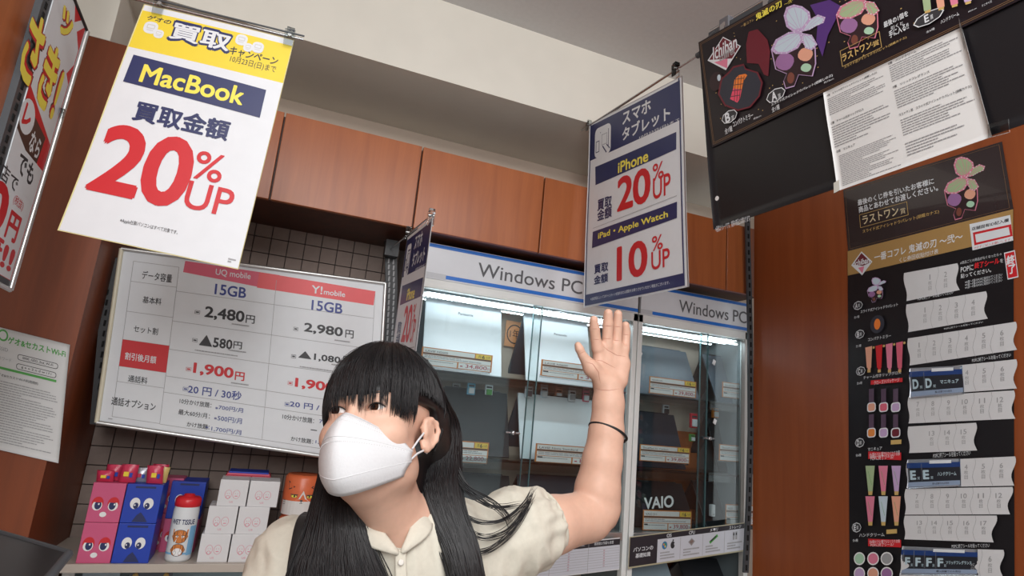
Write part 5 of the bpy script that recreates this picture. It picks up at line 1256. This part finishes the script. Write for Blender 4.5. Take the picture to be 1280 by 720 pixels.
# hand
YH = 1.078
for x, y, x2, y2, r1, r2 in ((752, 478, 748, 434, 10.5, 7.6), (760, 478, 759, 432, 10.5, 7.6), (768, 478, 770, 433, 10.5, 7.4), (773, 476, 780, 437, 9, 6.8)): limb(V_, [(x, y, YH, r1), ((x + x2) / 2, (y + y2) / 2, YH + .003, (r1 + r2) / 2 - .6), (x2, y2, YH + .002, r2)], .010)
limb(V_, [(752, 474, YH - .006, 10), (739, 460, YH - .010, 9.2), (731, 448, YH - .012, 6.2)], .010); limb(V_, [(776, 474, YH - .004, 8), (780, 455, YH - .004, 7.5)], .012)
limb(V_, [(733, 452, YH - .012, 6.6), (728, 444, YH - .014, 5.4), (724.5, 436.5, YH - .015, 5.3), (722.5, 431.5, YH - .014, 4.4)], .003)
for pts in (((747, 436, .0, 6.4), (744.6, 424, -.003, 5.4), (743.2, 411, -.008, 4.9), (742.2, 400, -.014, 4.1)), ((759, 433, 0, 6.2), (759.2, 421, -.002, 5.4), (759.8, 405, -.006, 5.1), (760.2, 391.5, -.012, 4.2)),
            ((770.4, 433, .002, 6.0), (770.8, 422, .002, 5.1), (771.7, 405, -.001, 4.8), (772.4, 392.5, -.007, 4.0)), ((780.5, 437, .006, 5.6), (781.6, 427, .009, 4.6), (782.4, 416, .009, 4.3), (782.0, 406.5, .005, 3.7))):
    limb(V_, [(x, y, YH + dy, r_ * (1.22 if y > 420 else 1.34)) for x, y, dy, r_ in pts], .0016)
# hidden right upper arm down to the elbow
limb(V_, [(366, 700, 1.05, 38), (330, 790, 1.02, 34), (318, 830, .98, 30)], .012)
Vv, Ff = V_.mesh(); body = npmesh('body', Vv, Ff, SKIN, wm, 1); del V_

# creases of the palm and fingers, laid on the skin
from mathutils.bvhtree import BVHTree
bv = BVHTree.FromPolygons([tuple(v) for v in Vv], [tuple(f) for f in Ff]); CREASE = mat('skin_crease', (.50, .22, .16), .6)
for rd, pl_ in ((.0007, ((732, 452), (741, 455), (748, 465), (750.5, 479))), (.0006, ((784, 446), (771, 444), (760, 438), (754, 433))), (.0006, ((737, 449), (752, 451), (769, 460))), (.0006, ((744, 485), (752, 487.5), (762, 488), (777, 485.5))), (.0005, ((741, 424), (749, 424.5))), (.0005, ((754, 423), (764, 423.5))), (.0005, ((766, 425), (775, 426))),
                (.0005, ((740, 411), (747, 411))), (.0005, ((755, 407), (765, 407.5))), (.0005, ((768, 408), (776, 408.5))), (.0005, ((779, 418), (786, 418.5))), (.0005, ((725, 442), (731, 439)))):
    pts = []
    for k in range(13):
        t = k / 12 * (len(pl_) - 1); a_ = min(int(t), len(pl_) - 2); t -= a_; x, y = pl_[a_][0] * (1 - t) + pl_[a_ + 1][0] * t, pl_[a_][1] * (1 - t) + pl_[a_ + 1][1] * t
        h_ = bv.ray_cast(CAM, ray(x, y).normalized())
        if h_[0] is not None: pts.append(h_[0] + h_[1] * (.0 if h_[1].dot(ray(x, y)) < 0 else 0))
    if len(pts) > 3: b = MB(); b.tube(pts, [rd * (.3 + .7 * math.sin(math.pi * k / (len(pts) - 1))) for k in range(len(pts))], CREASE, 6); b.build('palm_crease', wm)

# eyes
for sg, lab in ((-1, 'far'), (1, 'near')):
    ec = H(sg * EY[0], EY[1], EY[2]); g_ = hf * 1.0 + hs * (-.16) + hu * .02; g_ /= np.linalg.norm(g_); q = Vector((0, 0, 1)).rotation_difference(Vector(g_)); ms = [mat('pupil', (.004, .003, .003), .08), mat('iris_brown', (.035, .014, .008), .15), mat('sclera', (.70, .66, .64), .2, spec=.6)]
    b = MB(); n = 28; rings = [0, 5, 9, 13, 20, 24, 26, 34, 50, 75, 100, 140]; mm = [0, 0, 1, 1, 1, 1, 2, 2, 2, 2, 2]; ec = Vector(ec)
    pt = lambda th, k: ec + q @ Vector((math.sin(math.radians(th)) * math.cos(2 * math.pi * k / n), math.sin(math.radians(th)) * math.sin(2 * math.pi * k / n), math.cos(math.radians(th)))) * ER
    for i in range(len(rings) - 1):
        vs = [pt(rings[i], k) for k in range(n)] + [pt(rings[i + 1], k) for k in range(n)]; b.raw(vs, [(k, (k + 1) % n, n + (k + 1) % n, n + k) for k in range(n)], ms[mm[i]], True)
    b.build('eye', wm)
    b = MB(); pts = []
    for k in range(11):
        t = -1 + .2 * k; s_ = sg * .0305 + .0138 * t; u_ = .0055 * (1 - t * t) + .0002; ff = EY[1] + math.sqrt(max(1e-8, (ER + .0018) ** 2 - (s_ - sg * EY[0]) ** 2 - (u_) ** 2)); pts.append(H(s_, ff, u_))
    b.tube(pts, [.0005, .0008, .0010, .0011, .0012, .0012, .0012, .0011, .0010, .0009, .0005], HAIR, 6); b.build('lashes', wm)
    b = MB(); b.tube([H(sg * x, f_, u_) for x, f_, u_ in ((.014, .0865, .0175), (.026, .0875, .0205), (.040, .0795, .0205), (.050, .069, .015))], [.0012, .0020, .0018, .0006], HAIR, 6, flat=.5); b.build('eyebrow', wm)
b = MB(); p = H(.046, .071, -.016); b.lathe(p, [(0, .0008), (.0010, .0003), (.0010, 0)], mat('mole', (.10, .04, .03), .6), 10, tuple(hf * .8 + hs * .6)); b.build('beauty_mark', wm)

# mask
def mrow(c_, e_, p_, q_, K=33): return [H(e_[0] * t, e_[1] + (c_[0] - e_[1]) * (1 - abs(t) ** p_), e_[2] + (c_[1] - e_[2]) * (1 - abs(t) ** q_)) for t in [-1 + 2 * i / (K - 1) for i in range(K)]]


R0_ = mrow((.108, -.013), (.064, .046, -.046), 1.7, 1.25); R1 = mrow((.130, -.050), (.072, .036, -.056), 1.6, 2.0); R2 = mrow((.119, -.104), (.070, .034, -.070), 1.9, 1.5); R3 = mrow((.094, -.121), (.060, .036, -.090), 2.0, 1.8)
rows_ = []
for A_, B_, nn_ in ((R0_, R1, 6), (R1, R2, 8), (R2, R3, 5)):
    for k in range(nn_):
        t = k / nn_; bul = .0035 * math.sin(math.pi * t); rows_.append([a * (1 - t) + c_ * t + hf * bul for a, c_ in zip(A_, B_)])
rows_.append(R3); b = MB(); K = 33; vs = [p for r_ in rows_ for p in r_]; b.raw(vs, [(i * K + j, i * K + j + 1, (i + 1) * K + j + 1, (i + 1) * K + j) for i in range(len(rows_) - 1) for j in range(K - 1)], MASKM, True)
mk = b.build('face_mask', wm); so = mk.modifiers.new('thick', 'SOLIDIFY'); so.thickness = .0012; so.offset = 0
MS = mat('mask_seam', (.62, .62, .62), .8)
b = MB()
for rw_ in (R1, R2): b.tube([p + hf * .0006 for p in rw_], .0007, MASKM, 6)
b.tube([p + hf * .0004 for p in R0_], .0006, MASKM, 6); b.build('mask_seam', mk)
b = MB()
for row_i, o_ in ((1, .4), (2, .4)):
    for j in range(3, K - 3):
        for t in (.0, .5): p = rows_[row_i][j] * (1 - t) + rows_[row_i][j + 1] * t + hf * .0012 + hs * .0002; b.box(p - .0004, p + .0004, MS)
for j in range(K - 1):
    for t in (.0, .5): p = rows_[7][j] * (1 - t) + rows_[7][j + 1] * t + hf * .0012; b.box(p - .00045, p + .00045, MS)
b.build('stitching', mk, kind='stuff')
for (a, m_, c_) in (((.071, .037, -.053), (.073, .022, -.038), (.074, .002, -.022)), ((.069, .036, -.068), (.071, .018, -.056), (.072, -.006, -.046))):
    for sg in (-1, 1):
        b = MB(); b.tube([H(sg * a[0], a[1], a[2]), H(sg * m_[0], m_[1], m_[2]), H(sg * c_[0], c_[1], c_[2]), H(sg * .072, c_[1] - .012, c_[2] + (.004 if c_[2] > -.04 else -.002))], .0015, MASKM, 8); b.build('ear_loop', mk)

# blouse
Vb = Vol((-.10, .86, .80), (.58, 1.22, 1.24), .0036)
Vb.cone(nb + np.array([0, .004, -.014]), SL, .064, .062, .05); Vb.cone(nb + np.array([0, .004, -.014]), SR, .064, .060, .05); Vb.ell(Wp(492, 780, 1.02), (.18, .102, .22), .04); Vb.ell(Wp(492, 860, 1.02), (.17, .11, .2), .04)
limb(Vb, [(374, 702, 1.05, 42), (360, 717, 1.03, 43), (345, 760, 1.0, 42), (335, 800, .98, 36)], .03)
limb(Vb, [(610, 682, 1.03, 48), (648, 664, 1.035, 50), (676, 656, 1.045, 43)], .03)
ca, cb = Wp(683, 653.5, 1.048), Wp(760, 622, 1.08); dn = (cb - ca) / np.linalg.norm(cb - ca)
fr_ = np.array([dn, np.cross(dn, [0, 0, 1]), np.cross(dn, np.cross(dn, [0, 0, 1]))]); Vb.rbox(ca + dn * .10, (.10, .12, .12), .004, fr_, sub=True)
Vb.cone(Wp(487, 628, .94), Wp(496, 650, .93), .056, .022, .006, sub=True); Vb.cone(Wp(496, 650, .93), Wp(500, 686, .915), .018, .003, .003, sub=True); Vb.cone(nb + np.array([0, -.004, .040]), nb + np.array([0, -.02, .085]), .050, .056, .005, sub=True)


def folds(V):
    out = np.zeros(len(V)); pl = np.exp(-np.maximum(0, ((ca - V) @ dn)) / .05) * (V[:, 0] > .36)
    q = V - ca; a_ = np.arctan2(q @ fr_[1], q @ fr_[2]); out += pl * .0030 * np.sin(a_ * 13 + 2 * np.sin(a_ * 3))
    n1 = np.array([noise.noise(Vector((p[0] * 24 + p[2] * 10, p[1] * 14, p[2] * 12 - p[0] * 8))) for p in V]); n2 = np.array([noise.noise(Vector((p[0] * 60 + 7, p[1] * 40, p[2] * 26 + p[0] * 20))) for p in V])
    return out + (1 - np.abs(n1) * 3).clip(-.5, 1) * .0035 + n2 * .0022 - .003


Vv, Ff = Vb.mesh(); bl_ = npmesh('blouse', Vv, Ff, CLOTH, wm, 2, folds); del Vb
b = MB(); rr_ = pxr(ca, 36.5); ring = [ca + dn * .001 + (fr_[1] * math.cos(a) + fr_[2] * math.sin(a)) * rr_ for a in [2 * math.pi * k / 32 for k in range(33)]]
b.tube([Vector(p) for p in ring], .0035, CLOTH, 8, flat=2.2); b.build('sleeve_band', bl_)
b = MB(); ce, cf = Wp(330, 745, 1.0), Wp(322, 800, .98); dd = (cf - ce) / np.linalg.norm(cf - ce); s1 = np.cross(dd, [0, 1, 0]); s1 /= np.linalg.norm(s1); s2 = np.cross(dd, s1)
vs = []; NR = 72
for k in range(6):
    for j in range(NR):
        a = 2 * math.pi * j / NR; r_ = .056 + k * .0035 + .004 * (k + .6) / 5 * math.sin(a * 15 + k * .3); vs.append(ce + dd * (k * .012 - .012) + (s1 * math.cos(a) + s2 * math.sin(a)) * r_)
b.raw(vs, [(k * NR + j, k * NR + (j + 1) % NR, (k + 1) * NR + (j + 1) % NR, (k + 1) * NR + j) for k in range(5) for j in range(NR)], CLOTH, True); b.build('sleeve_ruffle', bl_)


def patch(name, pts, parent, thick=.0022, m=CLOTH, puff=.003):
    """a soft cloth flap between two edges of equal point count"""
    A_, B_ = pts; A_ = lerp_path(np.array([[Wp(*p) for p in A_]]), 14)[0]; B_ = lerp_path(np.array([[Wp(*p) for p in B_]]), 14)[0]; b = MB(); n = 8; vs = []
    for k in range(n + 1):
        t = k / n
        for a, c_ in zip(A_, B_): vs.append(a * (1 - t) + c_ * t + np.array([0, -1, .2]) * puff * math.sin(math.pi * t))
    b.raw(vs, [(k * 14 + j, k * 14 + j + 1, (k + 1) * 14 + j + 1, (k + 1) * 14 + j) for k in range(n) for j in range(13)], m, True); o = b.build(name, parent); so = o.modifiers.new('thick', 'SOLIDIFY'); so.thickness = thick; so.offset = 0; return o


patch('collar', (((517, 618, 1.0), (522, 630, .955), (513, 660, .925), (500, 690, .912)), ((533, 626, 1.0), (541, 648, .955), (540, 668, .922), (505, 692, .911))), bl_)
patch('collar', (((452, 622, .995), (454, 634, .945), (478, 662, .922), (499, 690, .912)), ((436, 632, .995), (434, 652, .945), (452, 682, .917), (496, 694, .910))), bl_)
patch('placket', (((494, 688, .9135), (494, 708, .911), (495, 745, .905)), ((507, 688, .9135), (508, 708, .911), (509, 745, .905))), bl_, puff=.0012)
for y in (703,): 
    p = Wp(501, y, .9075); b = MB(); b.lathe(p, [(0, .002), (.003, .0022), (.0042, .0018), (.0044, 0), (.004, -.001)], mat('button_pearl', (.75, .72, .66), .25), 18, (0, -1, .25)); b.build('button', bl_)
# black shoulder strap
sp = lerp_path(np.array([[Wp(392, 640, 1.05), Wp(385, 645, 1.0), Wp(380, 660, .965), Wp(375, 690, .938), Wp(371, 720, .922), Wp(369, 760, .91)]]), 20)[0]
b = MB(); hw = .0145; vs = [p + np.array([sx * hw, -dy, .0]) for p in sp for sx, dy in ((-1, 0), (1, 0), (1, .004), (-1, .004))]
b.raw(vs, [(i * 4 + k, i * 4 + (k + 1) % 4, (i + 1) * 4 + (k + 1) % 4, (i + 1) * 4 + k) for i in range(19) for k in range(4)], STRAP, True); b.build('shoulder_strap', wm)
# hair tie on the wrist
wc = Wp(760, 540, 1.075); rw = pxr(wc, 22.5); b = MB(); ax_ = Vector((.42, .18, 1)).normalized(); e1 = Vector((1, 0, -.42)).normalized(); e2 = ax_.cross(e1); pts = [Vector(wc) + e1 * math.cos(a) * rw * 1.10 + e2 * math.sin(a) * rw * 1.0 for a in [2 * math.pi * k / 40 for k in range(41)]]
b.tube(pts, .0027, STRAP, 8); k0 = pts[0]; b.lathe(k0 + Vector((.001, 0, -.004)), [(0, 0), (.004, .001), (.004, .007), (0, .008)], STRAP, 10); b.build('hair_tie', wm)

# hair: volumes under fine strands
HC, HR = (0, -.019, .026), (.0875, .113, .103)
Vh = Vol((-.02, .82, .80), (.40, 1.12, 1.44), .003)
Vh.ell(H(*HC), tuple(r_ - .003 for r_ in HR), .01, HF)
Vh.rbox(H(0, .10, -.115), (.15, .135, .132), .008, HF, sub=True, rr=.02)
RL = [(575, 402, 432, .985), (600, 399, 441, .965), (640, 389, 452, .935), (680, 379, 462, .918), (720, 366, 477, .905), (770, 360, 492, .895)]
RR = [(526, 541, 574, 1.0), (562, 538, 576, .985), (600, 522, 573, .98), (640, 533, 580, .962), (680, 550, 596, .935), (720, 563, 604, .915), (770, 570, 612, .905)]
for rws in (RL, RR):
    for (y, xl, xr, Y), (y2, xl2, xr2, Y2) in zip(rws[:-1], rws[1:]):
        for t in (.22, .5, .78):
            p, q = Wp(xl + (xr - xl) * t, y, Y + .014), Wp(xl2 + (xr2 - xl2) * t, y2, Y2 + .014); Vh.cone(p, q, min(.016, pxr(p, (xr - xl) * .17)), min(.016, pxr(q, (xr2 - xl2) * .17)), .008)
Vh.cone(H(0, -.068, -.01), H(0, -.085, -.12), .058, .036, .02); Vh.cone(H(.040, -.072, .01), Wp(556, 600, 1.02), .048, .020, .015); Vh.cone(H(-.058, -.035, -.03), Wp(418, 610, 1.0), .020, .012, .015)
Vv, Ff = Vh.mesh(); hv = npmesh('hair', Vv, Ff, HAIR, wm, 3); del Vh


def scalp(az, th, k=1.0):
    """az from the front towards her left, th from the crown; arrays"""
    x, y, z_ = HR[0] * np.sin(th) * np.sin(az), HR[1] * np.sin(th) * np.cos(az), HR[2] * np.cos(th)
    return HO + (HC[0] + x * k)[..., None] * hs + (HC[1] + y * k)[..., None] * hf + (HC[2] + z_ * k)[..., None] * hu


def fall(n, az0, az1, the, kk=(1.0, 1.03), K=18, rad=.0007, th0=.02, jit=.05, tip=.25, cl=0):
    az = rng.uniform(az0, az1, n); az_ = az.copy()
    if cl: az = az + (np.round(az * cl) / cl - az) * .75
    te = the(az) + rng.normal(0, .04, n); t = np.linspace(0, 1, K)[None]; th = th0 + (te[:, None] - th0) * t; A = az_[:, None] + (az - az_)[:, None] * t ** 1.5 + jit * np.sin(t * 3 + rng.uniform(0, 6, (n, 1))) * t
    k = rng.uniform(*kk, (n, 1)) + .05 * np.clip(th - 1.45, 0, 1)
    P = scalp(A, th, k); r_ = rad * rng.uniform(.7, 1.3, (n, 1)) * np.clip((1.0 - t) * 5 + tip, 0, 1); return P, r_


P1, r1 = fall(3200, -math.pi, math.pi, lambda a: 1.50 + 0 * a, (.985, 1.015), tip=.6)
strands('hair_strands', P1, r1, HAIR, hv)
P1, r1 = fall(1500, 1.90, math.pi, lambda a: 2.15 + 0 * a, (.99, 1.03), K=22, tip=.6, jit=.03); strands('hair_strands', P1, r1, HAIR, hv)
az = rng.uniform(1.05, 1.95, 1100)[:, None]; t = np.linspace(0, 1, 24)[None]; A_ = az + np.maximum(0, 1.86 - az) * np.clip(t / .66, 0, 1) ** 1.6; strands('hair_strands', scalp(A_, .05 + 2.1 * t + 0 * az, rng.uniform(.985, 1.03, (1100, 1)) + 0 * t), .0007 * np.clip((1 - t) * 6 + .4, 0, 1) * np.ones((1100, 1)), HAIR, hv)
# fringe
P2, r2 = fall(1250, -1.25, .98, lambda a: 1.75 + .20 * np.clip(np.abs(a + .05) - .35, 0, 1) + .05 * np.sin(a * 11) + rng.normal(0, .08, len(a)), (1.0, 1.03), K=22, rad=.00058, tip=.08, cl=6, jit=.05)
strands('fringe', P2, r2, HAIR, hv)
P2, r2 = fall(200, .70, 1.05, lambda a: 1.93 + 0 * a, (.98, 1.0), K=22, rad=.0006, tip=.1, cl=8); strands('fringe', P2, r2, HAIR, hv)
P2, r2 = fall(90, -1.7, -1.15, lambda a: 2.05 + 0 * a, (.99, 1.03), K=22, rad=.0006, tip=.1, cl=8); strands('fringe', P2, r2, HAIR, hv)


def lock(rws, n, az0, az1, th_end, puff=.0, K=30):
    az = rng.uniform(az0, az1, n); ths = np.linspace(.08, th_end, 7); head = scalp(az[:, None] + 0 * ths[None], ths[None] + 0 * az[:, None], rng.uniform(.99, 1.03, (n, 1)) + puff * (ths[None] / th_end) ** 2)
    t = rng.uniform(0, 1, n); t = np.clip(t + rng.normal(0, .03, n), -.04, 1.04); pts = []
    for y, xl, xr, Y in rws:
        w_ = np.sqrt(np.clip(1 - (2 * t - 1) ** 2, 0, 1)); t = t + rng.normal(0, .012, n)
        pts.append(np.array([Wp(xl + (xr - xl) * a, y, Y - .014 * b_ + c_) for a, b_, c_ in zip(t, w_, rng.uniform(-.002, .004, n))]))
    P = np.concatenate([head, np.stack(pts, 1)], 1); P = lerp_path(P, K); r_ = .00075 * rng.uniform(.7, 1.3, (n, 1)) * np.ones((1, K)); return P, r_


P3, r3 = lock(RR, 2300, 1.78, 2.7, 1.40, .035); strands('long_lock', P3, r3, HAIR, hv)
P3, r3 = lock(RL, 2300, -2.3, -1.45, 1.5); strands('long_lock', P3, r3, HAIR, hv)
# wisps over the sleeve and stray hairs
ws = []
for k, path in enumerate((((572, 600, .985), (590, 622, .96), (620, 636, .95), (650, 630, .96)), ((574, 640, .97), (600, 655, .95), (630, 652, .95), (655, 632, .965), (668, 610, .98)), ((585, 690, .93), (612, 690, .935), (640, 668, .95), (658, 640, .96), (668, 612, .98)), ((570, 580, .98), (582, 608, .965), (612, 622, .955), (634, 640, .95), (640, 660, .95)), ((578, 660, .95), (606, 676, .94), (640, 664, .95), (668, 622, .975)))):
    for _ in range(12): o = rng.normal(0, 2.2, 2); ws.append(np.stack([Wp(x + o[0] + rng.normal(0, .8), y + o[1] + rng.normal(0, .8), Y) for x, y, Y in (path if len(path) == 5 else (*path, path[-1]))]))
P4 = lerp_path(np.array(ws), 26); strands('wisp', P4, .0006 * np.clip((1 - np.linspace(0, 1, 26))[None] * 4 + .15, 0, 1) * np.ones((len(P4), 1)), HAIR, hv)
P5, r5_ = fall(160, -math.pi, math.pi, lambda a: 1.2 + .4 * np.sin(a * 7), (1.02, 1.055), rad=.00022, th0=.1, jit=.2); strands('stray_hair', P5, r5_, HAIR, hv)
